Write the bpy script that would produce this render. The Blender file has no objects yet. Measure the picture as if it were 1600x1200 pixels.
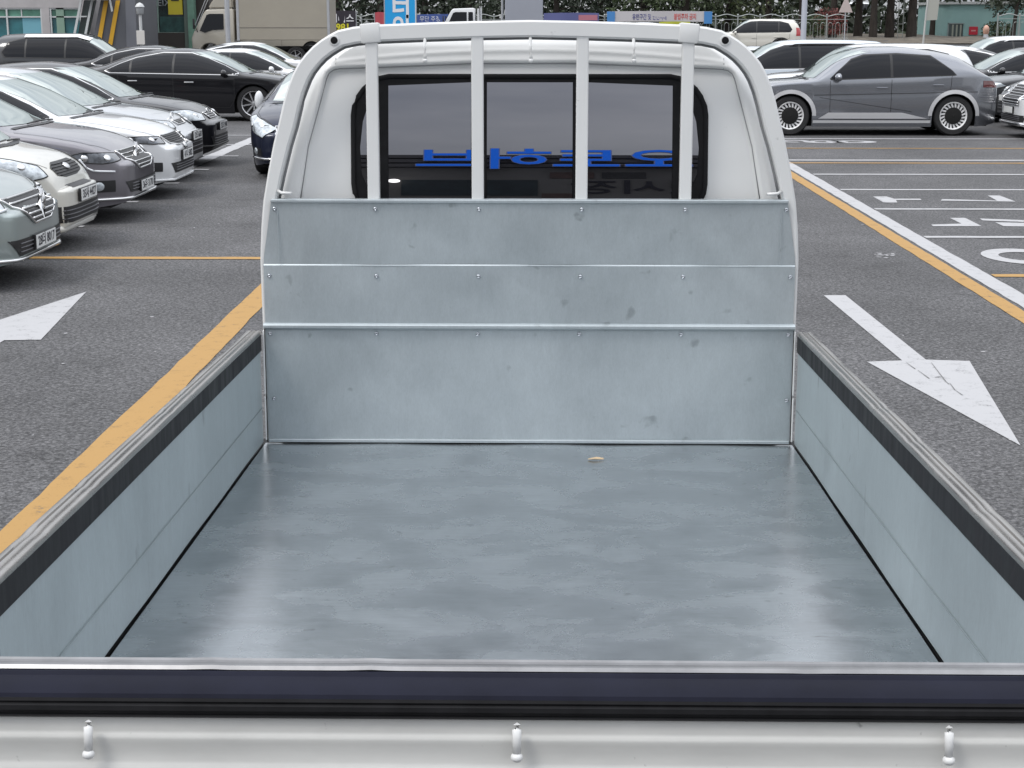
import bpy, bmesh, math, random
from math import radians, sin, cos, tan, pi, sqrt, atan2
from mathutils import Vector, Matrix
from mathutils.bvhtree import BVHTree
random.seed(7)
S = bpy.context.scene
C = S.collection
R = radians
# ------------------------------------------------------------------ camera
CAM = Vector((0, 0, 2.1)); PITCH = math.atan(570/2500); YAW = R(0.92)
cd = bpy.data.cameras.new('camera'); cam = bpy.data.objects.new('camera', cd); C.objects.link(cam)
cam.location = CAM; cam.rotation_euler = (R(90)-PITCH, 0, YAW)
cd.sensor_width = 36; cd.lens = 2500/1600*36; cd.clip_start = .05; cd.clip_end = 1200
S.camera = cam
S.render.resolution_x = 1024; S.render.resolution_y = 768
# ------------------------------------------------------------------ sky, sun, exposure
SUN_EL, SUN_ROT = R(52), R(235)
w = bpy.data.worlds.new("World"); S.world = w; w.use_nodes = True
nt = w.node_tree; nt.nodes.clear()
def N(nt, t, **k):
    n = nt.nodes.new(t)
    for a, b in k.items():
        if a.startswith('_'): n.inputs[a[1:].replace('_', ' ')].default_value = b
        else: setattr(n, a, b)
    return n
out = N(nt, 'ShaderNodeOutputWorld'); bg = N(nt, 'ShaderNodeBackground')
sky = N(nt, 'ShaderNodeTexSky', sky_type='NISHITA', sun_disc=False, sun_elevation=SUN_EL, sun_rotation=SUN_ROT, air_density=1.2, dust_density=3.0, ozone_density=1.2)
tc = N(nt, 'ShaderNodeTexCoord'); ns = N(nt, 'ShaderNodeTexNoise'); ns.inputs['Scale'].default_value = 2.6; ns.inputs['Detail'].default_value = 6; ns.inputs['Roughness'].default_value = .55
mp = N(nt, 'ShaderNodeMapping'); mp.inputs['Scale'].default_value = (1, 1, 2.6)
cr = N(nt, 'ShaderNodeValToRGB')
cr.color_ramp.elements[0].position = .30; cr.color_ramp.elements[0].color = (5.2, 5.5, 6.1, 1)
cr.color_ramp.elements[1].position = .72; cr.color_ramp.elements[1].color = (10.5, 10.6, 10.8, 1)
mx = N(nt, 'ShaderNodeMix', data_type='RGBA'); mx.inputs[0].default_value = .86
nt.links.new(tc.outputs['Generated'], mp.inputs[0]); nt.links.new(mp.outputs[0], ns.inputs['Vector']); nt.links.new(ns.outputs['Fac'], cr.inputs[0])
sep = N(nt, 'ShaderNodeSeparateXYZ'); nt.links.new(tc.outputs['Generated'], sep.inputs[0])
gr = N(nt, 'ShaderNodeMapRange'); gr.inputs[1].default_value = 0; gr.inputs[2].default_value = .9; gr.inputs[3].default_value = .50; gr.inputs[4].default_value = 1.75
nt.links.new(sep.outputs['Z'], gr.inputs[0])
vs = N(nt, 'ShaderNodeVectorMath', operation='SCALE'); nt.links.new(cr.outputs[0], vs.inputs[0]); nt.links.new(gr.outputs[0], vs.inputs['Scale'])
nt.links.new(sky.outputs[0], mx.inputs[6]); nt.links.new(vs.outputs[0], mx.inputs[7]); nt.links.new(mx.outputs[2], bg.inputs[0])
bg.inputs[1].default_value = .12
nt.links.new(bg.outputs[0], out.inputs[0])
sl = bpy.data.lights.new('sun', 'SUN'); sl.energy = 1.1; sl.angle = R(14); sl.color = (1, .97, .92)
so = bpy.data.objects.new('sun', sl); C.objects.link(so)
so.rotation_euler = Vector((-.55, -.35, 1.0)).to_track_quat('Z', 'Y').to_euler()
S.view_settings.view_transform = 'Standard'; S.view_settings.look = 'None'; S.view_settings.gamma = 1; S.view_settings.exposure = .33
S.view_settings.use_curve_mapping = False
# ------------------------------------------------------------------ helpers
def link(nt, a, b): nt.links.new(a, b)
_m = {}
def mat(name, col, rough=.5, metal=0., coat=0., nscale=0, namt=.15, bump=0, stretch=(1, 1, 1), ior=None, emit=None, rvar=0, trans=0, alpha=None, spec=None):
    if name in _m: return _m[name]
    m = bpy.data.materials.new(name); m.use_nodes = True; nt = m.node_tree
    b = nt.nodes['Principled BSDF']; b.inputs['Base Color'].default_value = (*col, 1)
    b.inputs['Roughness'].default_value = rough; b.inputs['Metallic'].default_value = metal
    b.inputs['Coat Weight'].default_value = coat; b.inputs['Coat Roughness'].default_value = .04
    if ior: b.inputs['IOR'].default_value = ior
    if spec is not None: b.inputs['Specular IOR Level'].default_value = spec
    if trans: b.inputs['Transmission Weight'].default_value = trans
    if emit: b.inputs['Emission Color'].default_value = (*emit[:3], 1); b.inputs['Emission Strength'].default_value = emit[3]
    if nscale:
        t = N(nt, 'ShaderNodeTexCoord'); mp = N(nt, 'ShaderNodeMapping'); mp.inputs['Scale'].default_value = stretch
        n = N(nt, 'ShaderNodeTexNoise'); n.inputs['Scale'].default_value = nscale; n.inputs['Detail'].default_value = 6; n.inputs['Roughness'].default_value = .6
        link(nt, t.outputs['Object'], mp.inputs[0]); link(nt, mp.outputs[0], n.inputs['Vector'])
        r = N(nt, 'ShaderNodeValToRGB'); r.color_ramp.elements[0].position = .3; r.color_ramp.elements[1].position = .7
        r.color_ramp.elements[0].color = (*[c*(1-namt) for c in col], 1); r.color_ramp.elements[1].color = (*[min(1, c*(1+namt)) for c in col], 1)
        link(nt, n.outputs['Fac'], r.inputs[0]); link(nt, r.outputs[0], b.inputs['Base Color'])
        if rvar:
            mr = N(nt, 'ShaderNodeMapRange'); mr.inputs[1].default_value = .3; mr.inputs[2].default_value = .7; mr.inputs[3].default_value = rough-rvar; mr.inputs[4].default_value = rough+rvar
            link(nt, n.outputs['Fac'], mr.inputs[0]); link(nt, mr.outputs[0], b.inputs['Roughness'])
        if bump:
            bp = N(nt, 'ShaderNodeBump'); bp.inputs['Strength'].default_value = bump; bp.inputs['Distance'].default_value = .01
            link(nt, n.outputs['Fac'], bp.inputs['Height']); link(nt, bp.outputs[0], b.inputs['Normal'])
    _m[name] = m; return m
def tag(o, label=None, cat=None, group=None, kind=None):
    if label: o['label'] = label
    if cat: o['category'] = cat
    if group: o['group'] = group
    if kind: o['kind'] = kind
    return o
def thing(name, label, cat, loc=(0, 0, 0), rotz=0, group=None):
    o = bpy.data.objects.new(name, None); C.objects.link(o); o.location = loc; o.rotation_euler = (0, 0, rotz); o.empty_display_size = .2
    return tag(o, label, cat, group)
def obj(name, bm, m, parent=None, label=None, smooth=False, loc=None):
    me = bpy.data.meshes.new(name)
    if isinstance(bm, bpy.types.Mesh): me = bm
    else:
        bm.to_mesh(me); bm.free()
        if smooth is True: me.shade_smooth()
        elif smooth:
            me.shade_smooth(); me.set_sharp_from_angle(angle=R(smooth))
    me.materials.clear()
    for k in (m if isinstance(m, (list, tuple)) else [m]): me.materials.append(k)
    o = bpy.data.objects.new(name, me); C.objects.link(o)
    if parent: o.parent = parent
    if label: o['label'] = label
    if loc: o.location = loc
    return o
def B(): return bmesh.new()
def box(bm, x0, x1, y0, y1, z0, z1, bev=0, M=None):
    r = bmesh.ops.create_cube(bm, size=1); vs = r['verts']
    for v in vs: v.co = Vector((x0+(v.co.x+.5)*(x1-x0), y0+(v.co.y+.5)*(y1-y0), z0+(v.co.z+.5)*(z1-z0)))
    if bev:
        es = list({e for v in vs for e in v.link_edges})
        rr = bmesh.ops.bevel(bm, geom=es, offset=bev, segments=2, affect='EDGES', profile=.5)
        vs = rr['verts']
    if M:
        for v in {v for v in vs}: v.co = M @ v.co
    return bm
def tube(bm, pts, r, n=8, cap=True, closed=False, scale=(1, 1), up=None):
    pts = [Vector(p) for p in pts]; rings = []; k = len(pts)
    prev = None
    for i, p in enumerate(pts):
        a = pts[(i-1) % k] if (i or closed) else p; b = pts[(i+1) % k] if (i < k-1 or closed) else p
        t = (b-a).normalized()
        u = Vector(up) if up else (Vector((0, 0, 1)) if abs(t.z) < .95 else Vector((0, 1, 0)))
        sx = t.cross(u).normalized(); sy = sx.cross(t).normalized()
        rr = r[i] if isinstance(r, (list, tuple)) else r
        if n == 4: off = [(1, 1), (-1, 1), (-1, -1), (1, -1)]
        else: off = [(cos(2*pi*j/n), sin(2*pi*j/n)) for j in range(n)]
        rings.append([bm.verts.new(p+sx*(c*rr*scale[0])+sy*(s*rr*scale[1])) for c, s in off])
    m = len(rings[0])
    for i in range(k if closed else k-1):
        A, D = rings[i], rings[(i+1) % k]
        for j in range(m): bm.faces.new((A[j], A[(j+1) % m], D[(j+1) % m], D[j]))
    if cap and not closed:
        bm.faces.new(rings[0][::-1]); bm.faces.new(rings[-1])
    return bm
def lathe(bm, prof, n=32, axis='Y', M=None, cap=True):
    rings = []
    for (r, h) in prof:
        ring = []
        for j in range(n):
            a = 2*pi*j/n
            co = Vector((r*cos(a), h, r*sin(a))) if axis == 'Y' else Vector((r*cos(a), r*sin(a), h))
            ring.append(bm.verts.new(M @ co if M else co))
        rings.append(ring)
    for i in range(len(rings)-1):
        for j in range(n): bm.faces.new((rings[i][j], rings[i][(j+1) % n], rings[i+1][(j+1) % n], rings[i+1][j]))
    for rg in (rings[0][::-1], rings[-1]) if cap else ():
        if (rg[0].co-rg[n//2].co).length > 1e-4: bm.faces.new(rg)
    return bm
def prism(bm, poly, f, d):
    """poly 2D points; f maps (u,v)->Vector; d extrusion vector"""
    d = Vector(d); a = [bm.verts.new(f(*p)) for p in poly]; b = [bm.verts.new(f(*p)+d) for p in poly]; n = len(poly)
    bm.faces.new(a[::-1]); bm.faces.new(b)
    for i in range(n): bm.faces.new((a[i], a[(i+1) % n], b[(i+1) % n], b[i]))
    return bm
def fixn(bm): bmesh.ops.recalc_face_normals(bm, faces=bm.faces); return bm
def grid(bm, nu, nv, f, close_u=False):
    V = [[bm.verts.new(f(i/(nu-(0 if close_u else 1)), j/(nv-1))) for j in range(nv)] for i in range(nu)]
    for i in range(nu if close_u else nu-1):
        for j in range(nv-1):
            bm.faces.new((V[i][j], V[(i+1) % nu][j], V[(i+1) % nu][j+1], V[i][j+1]))
    return V
def text_mesh(s, size, ext=.002, bold=0.0, al='CENTER'):
    cu = bpy.data.curves.new('writing', 'FONT'); cu.body = s; cu.size = size; cu.extrude = ext; cu.offset = bold
    cu.align_x = al; cu.align_y = 'CENTER'; cu.resolution_u = 3
    o = bpy.data.objects.new('writing', cu); C.objects.link(o); bpy.context.view_layer.update()
    dg = bpy.context.evaluated_depsgraph_get(); me = bpy.data.meshes.new_from_object(o.evaluated_get(dg))
    bpy.data.objects.remove(o); return me
def writing(s, size, M, m, parent, name='lettering', ext=.002, bold=0., label=None, sx=1):
    me = text_mesh(s, size, ext, bold); me.transform(M @ Matrix.Diagonal((sx, 1, 1, 1)))
    return obj(name, me, m, parent, label)
def pchip(P):
    xs = [p[0] for p in P]; ys = [p[1] for p in P]; n = len(P)
    h = [xs[i+1]-xs[i] for i in range(n-1)]; dl = [(ys[i+1]-ys[i])/h[i] for i in range(n-1)]; m = [0]*n
    m[0] = dl[0]; m[-1] = dl[-1]
    for i in range(1, n-1):
        if dl[i-1]*dl[i] <= 0: m[i] = 0
        else:
            w1 = 2*h[i]+h[i-1]; w2 = h[i]+2*h[i-1]; m[i] = (w1+w2)/(w1/dl[i-1]+w2/dl[i])
    def f(x):
        if x <= xs[0]: return ys[0]
        if x >= xs[-1]: return ys[-1]
        for i in range(n-1):
            if x <= xs[i+1]: break
        t = (x-xs[i])/h[i]
        return (2*t**3-3*t*t+1)*ys[i]+(t**3-2*t*t+t)*h[i]*m[i]+(-2*t**3+3*t*t)*ys[i+1]+(t**3-t*t)*h[i]*m[i+1]
    return f
# ------------------------------------------------------------------ materials
def asphalt():
    m = bpy.data.materials.new('asphalt'); m.use_nodes = True; nt = m.node_tree; b = nt.nodes['Principled BSDF']
    t = N(nt, 'ShaderNodeTexCoord')
    n1 = N(nt, 'ShaderNodeTexNoise'); n1.inputs['Scale'].default_value = 42; n1.inputs['Detail'].default_value = 4; n1.inputs['Roughness'].default_value = .85
    n2 = N(nt, 'ShaderNodeTexNoise'); n2.inputs['Scale'].default_value = .55; n2.inputs['Detail'].default_value = 5
    n3 = N(nt, 'ShaderNodeTexVoronoi'); n3.inputs['Scale'].default_value = 60
    for n in (n1, n2, n3): link(nt, t.outputs['Object'], n.inputs['Vector'])
    r = N(nt, 'ShaderNodeValToRGB'); e = r.color_ramp.elements
    e[0].position = .38; e[0].color = (.024, .024, .027, 1); e[1].position = .70; e[1].color = (.165, .163, .165, 1)
    link(nt, n1.outputs['Fac'], r.inputs[0])
    r3 = N(nt, 'ShaderNodeMapRange'); r3.inputs[1].default_value = .0; r3.inputs[2].default_value = 1; r3.inputs[3].default_value = .45; r3.inputs[4].default_value = 1.65
    link(nt, n3.outputs['Color'], r3.inputs[0])
    r2 = N(nt, 'ShaderNodeMapRange'); r2.inputs[1].default_value = .3; r2.inputs[2].default_value = .7; r2.inputs[3].default_value = .76; r2.inputs[4].default_value = 1.2
    link(nt, n2.outputs['Fac'], r2.inputs[0])
    n4 = N(nt, 'ShaderNodeTexNoise'); n4.inputs['Scale'].default_value = 1.9; n4.inputs['Detail'].default_value = 7; n4.inputs['Roughness'].default_value = .65; link(nt, t.outputs['Object'], n4.inputs['Vector'])
    r4 = N(nt, 'ShaderNodeMapRange'); r4.inputs[1].default_value = .30; r4.inputs[2].default_value = .46; r4.inputs[3].default_value = .72; r4.inputs[4].default_value = 1.0; link(nt, n4.outputs['Fac'], r4.inputs[0])
    m0 = N(nt, 'ShaderNodeMath', operation='MULTIPLY'); link(nt, r2.outputs[0], m0.inputs[0]); link(nt, r4.outputs[0], m0.inputs[1])
    m1 = N(nt, 'ShaderNodeMath', operation='MULTIPLY'); link(nt, r3.outputs[0], m1.inputs[0]); link(nt, m0.outputs[0], m1.inputs[1])
    vm = N(nt, 'ShaderNodeVectorMath', operation='SCALE'); link(nt, r.outputs[0], vm.inputs[0]); link(nt, m1.outputs[0], vm.inputs['Scale'])
    link(nt, vm.outputs[0], b.inputs['Base Color']); b.inputs['Roughness'].default_value = .85
    bp = N(nt, 'ShaderNodeBump'); bp.inputs['Strength'].default_value = .6; bp.inputs['Distance'].default_value = .006
    link(nt, n1.outputs['Fac'], bp.inputs['Height']); link(nt, bp.outputs[0], b.inputs['Normal'])
    return m
def road_paint(name, col):
    m = bpy.data.materials.new(name); m.use_nodes = True; nt = m.node_tree; b = nt.nodes['Principled BSDF']
    t = N(nt, 'ShaderNodeTexCoord')
    n1 = N(nt, 'ShaderNodeTexNoise'); n1.inputs['Scale'].default_value = 9; n1.inputs['Detail'].default_value = 8; n1.inputs['Roughness'].default_value = .7
    n2 = N(nt, 'ShaderNodeTexNoise'); n2.inputs['Scale'].default_value = 90; n2.inputs['Detail'].default_value = 2
    for n in (n1, n2): link(nt, t.outputs['Object'], n.inputs['Vector'])
    a = N(nt, 'ShaderNodeMath', operation='MULTIPLY_ADD'); link(nt, n2.outputs['Fac'], a.inputs[0]); a.inputs[1].default_value = .35; link(nt, n1.outputs['Fac'], a.inputs[2])
    r = N(nt, 'ShaderNodeValToRGB'); e = r.color_ramp.elements
    e[0].position = .46; e[0].color = (.10, .10, .10, 1); e[1].position = .63; e[1].color = (*col, 1)
    k = r.color_ramp.elements.new(.525); k.color = (*[c*.75 for c in col], 1)
    link(nt, a.outputs[0], r.inputs[0]); link(nt, r.outputs[0], b.inputs['Base Color']); b.inputs['Roughness'].default_value = .75
    return m
def steel(name, col, rough, stretch, metal=.75, amt=.14, smear=(1, 1, 1)):
    """galvanised sheet: fine rolled grain, cloudy zinc bloom, scuffs"""
    m = bpy.data.materials.new(name); m.use_nodes = True; nt = m.node_tree; b = nt.nodes['Principled BSDF']
    t = N(nt, 'ShaderNodeTexCoord')
    def noise(sc, st, det=5, ro=.6, dist=0):
        mp = N(nt, 'ShaderNodeMapping'); mp.inputs['Scale'].default_value = st; link(nt, t.outputs['Object'], mp.inputs[0])
        n = N(nt, 'ShaderNodeTexNoise'); n.inputs['Scale'].default_value = sc; n.inputs['Detail'].default_value = det; n.inputs['Roughness'].default_value = ro; n.inputs['Distortion'].default_value = dist
        link(nt, mp.outputs[0], n.inputs['Vector']); return n
    a = noise(2.2, smear, 6, .62, .4); g = noise(14, stretch, 5, .7); f = noise(70, stretch, 3, .7)
    def mr(src, lo, hi, a0=.3, a1=.7):
        r = N(nt, 'ShaderNodeMapRange'); r.inputs[1].default_value = a0; r.inputs[2].default_value = a1; r.inputs[3].default_value = lo; r.inputs[4].default_value = hi
        link(nt, src.outputs['Fac'], r.inputs[0]); return r
    A = mr(a, 1-amt, 1+amt); G = mr(g, 1-amt*.5, 1+amt*.5); Fm = mr(f, .95, 1.05)
    sc = noise(9, (smear[0]*1.3, smear[1]*1.3, smear[2]*1.3), 3, .5, .3); SC = mr(sc, .72, 1.0, .26, .33)   # dark scuffs
    p = A.outputs[0]
    for q in (G, Fm, SC):
        mm = N(nt, 'ShaderNodeMath', operation='MULTIPLY'); link(nt, p, mm.inputs[0]); link(nt, q.outputs[0], mm.inputs[1]); p = mm.outputs[0]
    vm = N(nt, 'ShaderNodeVectorMath', operation='SCALE'); vm.inputs[0].default_value = col; link(nt, p, vm.inputs['Scale'])
    link(nt, vm.outputs[0], b.inputs['Base Color']); b.inputs['Metallic'].default_value = metal
    rr = mr(a, rough-.05, rough+.07); link(nt, rr.outputs[0], b.inputs['Roughness'])
    bp = N(nt, 'ShaderNodeBump'); bp.inputs['Strength'].default_value = .04; bp.inputs['Distance'].default_value = .003
    link(nt, g.outputs['Fac'], bp.inputs['Height']); link(nt, bp.outputs[0], b.inputs['Normal'])
    return m
M_ASPH = asphalt()
M_WLINE = road_paint('white_road_paint', (.39, .39, .40)); M_YLINE = road_paint('yellow_road_paint', (.37, .215, .065))
M_FLOOR = steel('bed_floor_steel', (.415, .445, .465), .255, (.7, 6, 6), .93, .15, (2.0, 2.6, 1))
M_HEAD = steel('headboard_steel', (.46, .505, .525), .42, (4, 4, 1.2), .65, .08, (1.2, 1, 1.2))
M_GATE = steel('gate_steel', (.445, .502, .522), .44, (5, 3, .8), .65, .08, (1, 1.2, .5))
M_ALU = mat('aluminium_edge', (.40, .385, .365), .27, .95, nscale=9, namt=.12, stretch=(1, .5, 1), rvar=.1)
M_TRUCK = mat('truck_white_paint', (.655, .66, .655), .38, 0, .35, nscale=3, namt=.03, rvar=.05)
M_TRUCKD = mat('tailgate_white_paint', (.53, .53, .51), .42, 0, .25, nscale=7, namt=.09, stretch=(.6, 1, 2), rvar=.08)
def grime(m, sc=34, thr=.70, dark=.45):
    nt = m.node_tree; b = nt.nodes['Principled BSDF']; src = b.inputs['Base Color'].links[0].from_socket
    t = N(nt, 'ShaderNodeTexCoord'); n = N(nt, 'ShaderNodeTexNoise'); n.inputs['Scale'].default_value = sc; n.inputs['Detail'].default_value = 3; link(nt, t.outputs['Object'], n.inputs['Vector'])
    r = N(nt, 'ShaderNodeMapRange'); r.inputs[1].default_value = thr; r.inputs[2].default_value = thr+.05; r.inputs[3].default_value = 1; r.inputs[4].default_value = dark
    link(nt, n.outputs['Fac'], r.inputs[0]); v = N(nt, 'ShaderNodeVectorMath', operation='SCALE'); link(nt, src, v.inputs[0]); link(nt, r.outputs[0], v.inputs['Scale']); link(nt, v.outputs[0], b.inputs['Base Color'])
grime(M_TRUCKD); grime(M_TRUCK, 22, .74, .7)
M_RUB = mat('black_rubber', (.009, .009, .010), .5, nscale=20, namt=.3, spec=.15)
M_BAND = mat('black_gate_band', (.010, .010, .012), .5, spec=.2, nscale=9, namt=.5, stretch=(3, 3, .6), rvar=.12)
M_CAP = mat('navy_black_cap', (.012, .013, .022), .5, spec=.06, nscale=5, namt=.3, rvar=.08)
M_TGLASS = None
M_SCREW = mat('screw_metal', (.35, .37, .4), .3, 1)
M_GLASS = mat('car_glass', (.004, .005, .008), .02, ior=1.45, spec=.35)
def glossy_glass(name, dark, lo, hi, tint=(1, 1, 1)):
    m = bpy.data.materials.new(name); m.use_nodes = True; nt = m.node_tree; nt.nodes.clear()
    o = N(nt, 'ShaderNodeOutputMaterial'); d = N(nt, 'ShaderNodeBsdfDiffuse'); d.inputs[0].default_value = (*dark, 1)
    g = N(nt, 'ShaderNodeBsdfGlossy'); g.inputs['Roughness'].default_value = .004; g.inputs['Color'].default_value = (*tint, 1)
    lw = N(nt, 'ShaderNodeLayerWeight'); lw.inputs[0].default_value = .5
    mr = N(nt, 'ShaderNodeMapRange'); mr.inputs[3].default_value = lo; mr.inputs[4].default_value = hi
    link(nt, lw.outputs['Facing'], mr.inputs[0]); mx = N(nt, 'ShaderNodeMixShader'); link(nt, mr.outputs[0], mx.inputs[0]); link(nt, d.outputs[0], mx.inputs[1]); link(nt, g.outputs[0], mx.inputs[2]); link(nt, mx.outputs[0], o.inputs[0])
    return m
M_WSH = glossy_glass('car_windshield_glass', (.02, .026, .024), .30, .72, (.93, 1, .97))
M_CHROME = mat('chrome', (.72, .72, .72), .12, 1)
M_DARKP = mat('dark_plastic', (.015, .015, .016), .45)
M_TYRE = mat('tyre_rubber', (.014, .014, .015), .75, nscale=30, namt=.3)
M_RIM = mat('alloy_rim', (.55, .55, .56), .25, .85)
M_RIMD = mat('dark_alloy_rim', (.02, .02, .022), .3, .5)
M_LAMP = mat('headlamp_lens', (.48, .52, .55), .08, .35, 1.0, nscale=18, namt=.45)
M_LAMPD = mat('dark_headlamp_lens', (.13, .14, .16), .08, .5, 1.0, nscale=14, namt=.6)
M_TAIL = mat('tail_lamp_red', (.35, .01, .012), .12, 0, 1)
M_PLATE = mat('plate_white', (.66, .67, .66), .4)
M_INK = mat('plate_ink', (.02, .02, .03), .5)
M_UNDER = mat('underbody_black', (.006, .006, .006), .9)
M_GALV = mat('galvanised_pole', (.42, .43, .45), .5, .4, nscale=4, namt=.08)

M_TGLASS = glossy_glass('truck_rear_glass', (.004, .004, .005), .20, .60, (.93, .93, 1))
# ------------------------------------------------------------------ ground and markings
def gz(y):
    def sm(t): t = max(0, min(1, t)); return t*t*(3-2*t)
    return .52*sm((y-45)/9)+.60*sm((y-74)/5)
bm = B(); ys = [-90, -60, -30, 0, 20, 40]+[45+i for i in range(0, 11)]+[60, 70]+[74+i*.5 for i in range(0, 12)]+[90, 120, 200, 400, 700]
xs = [-400, -200, -100, -50, -20, 0, 20, 50, 100, 200, 400]
V = [[bm.verts.new((x, y, gz(y))) for x in xs] for y in ys]
for j in range(len(ys)-1):
    for i in range(len(xs)-1): bm.faces.new((V[j][i], V[j][i+1], V[j+1][i+1], V[j+1][i]))
tag(obj('ground', bm, M_ASPH, smooth=True), kind='structure')
def wob_strip(bm, x0, x1, y0, y1, z, along='y', amp=.005, step=.18):
    """painted strip with slightly uneven edges"""
    n = max(1, int(abs((y1-y0) if along == 'y' else (x1-x0))/step)); prev = None
    for i in range(n+1):
        t = i/n
        if along == 'y': p, q = (x0+random.uniform(-amp, amp), y0+(y1-y0)*t), (x1+random.uniform(-amp, amp), y0+(y1-y0)*t)
        else: p, q = (x0+(x1-x0)*t, y0+random.uniform(-amp, amp)), (x0+(x1-x0)*t, y1+random.uniform(-amp, amp))
        c = (bm.verts.new((*p, z)), bm.verts.new((*q, z)))
        if prev: bm.faces.new((prev[0], prev[1], c[1], c[0]))
        prev = c
def marking(name, m, strips=(), polys=(), z=.004):
    bm = B()
    for s in strips: wob_strip(bm, *s[:4], z, *s[4:])
    for p in polys: bm.faces.new([bm.verts.new((x, y, z)) for x, y in p])
    fixn(bm)
    for f in bm.faces:
        if f.normal.z < 0: f.normal_flip()
    return tag(obj(name, bm, m), kind='structure')
marking('lane_line_yellow', M_YLINE, [(3.44, 3.585, 8, 24.0)], z=.004)
marking('lane_line_white', M_WLINE, [(3.625, 3.80, 8, 24.4)], z=.004)
marking('lane_line_yellow', M_YLINE, [(-2.25, -2.06, 2, 12.9)], z=.004)
marking('parking_lines_white', M_WLINE, [(3.82, 30, 15.73, 15.86, 'x', .008), (3.82, 30, 18.12, 18.24, 'x', .008), (3.82, 30, 20.24, 20.36, 'x', .008), (3.82, 30, 22.28, 22.41, 'x', .008),
         (3.6, 30, 24.55, 24.72, 'x', .008), (3.6, 30, 29.05, 29.2, 'x', .01)], z=.005)
marking('parking_lines_yellow', M_YLINE, [(3.82, 30, 13.28, 13.42, 'x', .008), (3.6, 30, 24.08, 24.2, 'x', .01), (3.6, 30, 26.9, 27.0, 'x', .01), (-20, -2.2, 14.18, 14.32, 'x', .01)], z=.005)
marking('bay_front_line', M_WLINE, [(-5.22, -4.98, 10, 32, 'y', .01)], z=.006)
marking('bay_divider_lines', M_WLINE, [(-10.2, -4.7, y-.06, y+.06, 'x', .008) for y in (14.35+.0, 16.45, 18.75, 20.95, 22.9, 25.2, 27.5, 29.8)], z=.008)
marking('arrow_marking', M_WLINE, polys=[[(2.23, 12.34), (2.40, 12.35), (2.455, 9.93), (2.72, 9.89), (2.44, 7.84), (2.07, 9.86), (2.30, 9.90)]])
marking('arrow_marking', M_WLINE, polys=[[(-3.56, 12.42), (-3.33, 10.48), (-3.57, 10.46), (-3.60, 8.2), (-3.76, 8.2), (-3.74, 10.46), (-4.02, 10.45)]])
CAMB = cam.rotation_euler.to_matrix()
def ground_at(px, py, z=0.):
    d = CAMB @ Vector(((px-800)/2500, -(py-600)/2500, -1)); t = (z-2.1)/d.z; return CAM.x+d.x*t, CAM.y+d.y*t
def gp(l): return [ground_at(*p) for p in l]
marking('bay_numbers', M_WLINE, polys=[
    gp([(1364, 307.5), (1385, 307.5), (1397, 311), (1438, 311), (1440, 313), (1400, 313), (1402, 317), (1381, 317)]),
    gp([(1472, 311.5), (1558, 314), (1543, 306), (1562, 306), (1587, 315.5), (1470, 314)]),
    gp([(1455, 351.5), (1502, 350), (1484, 341), (1508, 341), (1534, 354), (1458, 354)]),
    gp([(1531, 342), (1600, 344.5), (1600, 347.5), (1535, 345)]), gp([(1555, 348), (1610, 349), (1610, 354.5), (1568, 354)])], z=.0045)
bm = B(); cx, cy = ground_at(1600, 401)
for k in range(28):
    a, b = 2*pi*k/28, 2*pi*(k+1)/28
    rx, ry, ri, rj = .37, .50, .22, .27
    bm.faces.new([bm.verts.new(p) for p in ((cx+rx*cos(a), cy+ry*sin(a), .0045), (cx+rx*cos(b), cy+ry*sin(b), .0045), (cx+ri*cos(b), cy+rj*sin(b), .0045), (cx+ri*cos(a), cy+rj*sin(a), .0045))])
tag(obj('bay_number_zero', bm, M_WLINE), kind='structure')
for (px, py, s) in ((1240, 221, .32), (1290, 222, .4), (1330, 222, .45)):
    x, y = ground_at(px, py); bm = B()
    for k in range(14):
        a, b = 2*pi*k/14, 2*pi*(k+1)/14
        if s == .32 and k > 10: continue
        bm.faces.new([bm.verts.new((x+q*s*cos(t), y+q*.30*sin(t), .005)) for t, q in ((a, 1), (b, 1), (b, .5), (a, .5))])
    tag(obj('faded_bay_number', bm, M_WLINE), kind='structure')
bm = B()
for l in ([(1455, 568), (1478, 598), (1483, 602)], [(1484, 600), (1492, 611), (1504, 619)], [(1416, 568), (1430, 578)], [(1434, 580), (1452, 593)]):
    p = [Vector((*ground_at(*q), .0075)) for q in l]
    for a, b in zip(p, p[1:]):
        n = (b-a).cross(Vector((0, 0, 1))).normalized()*.0035; bm.faces.new([bm.verts.new(v) for v in (a-n*.4, b-n, b+n, a+n*.4)])
tag(obj('paint_cracks', fixn(bm), mat('crack_grey', (.16, .16, .16), .9)), kind='structure')
bm = B()
rr = random.Random(3)
for k in range(46):
    px, py = (rr.uniform(1362, 1400), rr.uniform(396, 404)) if k < 16 else (rr.choice([rr.uniform(30, 380), rr.uniform(1255, 1590)]), rr.uniform(300, 760))
    x, y = ground_at(px, py); s = rr.uniform(.006, .016) if k > 15 else .02
    n = 5; bm.faces.new([bm.verts.new((x+s*rr.uniform(.5, 1.6)*cos(2*pi*i/n), y+s*rr.uniform(.5, 1.4)*sin(2*pi*i/n), .0042)) for i in range(n)])
tag(obj('paint_specks', fixn(bm), M_WLINE), kind='stuff')

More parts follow.
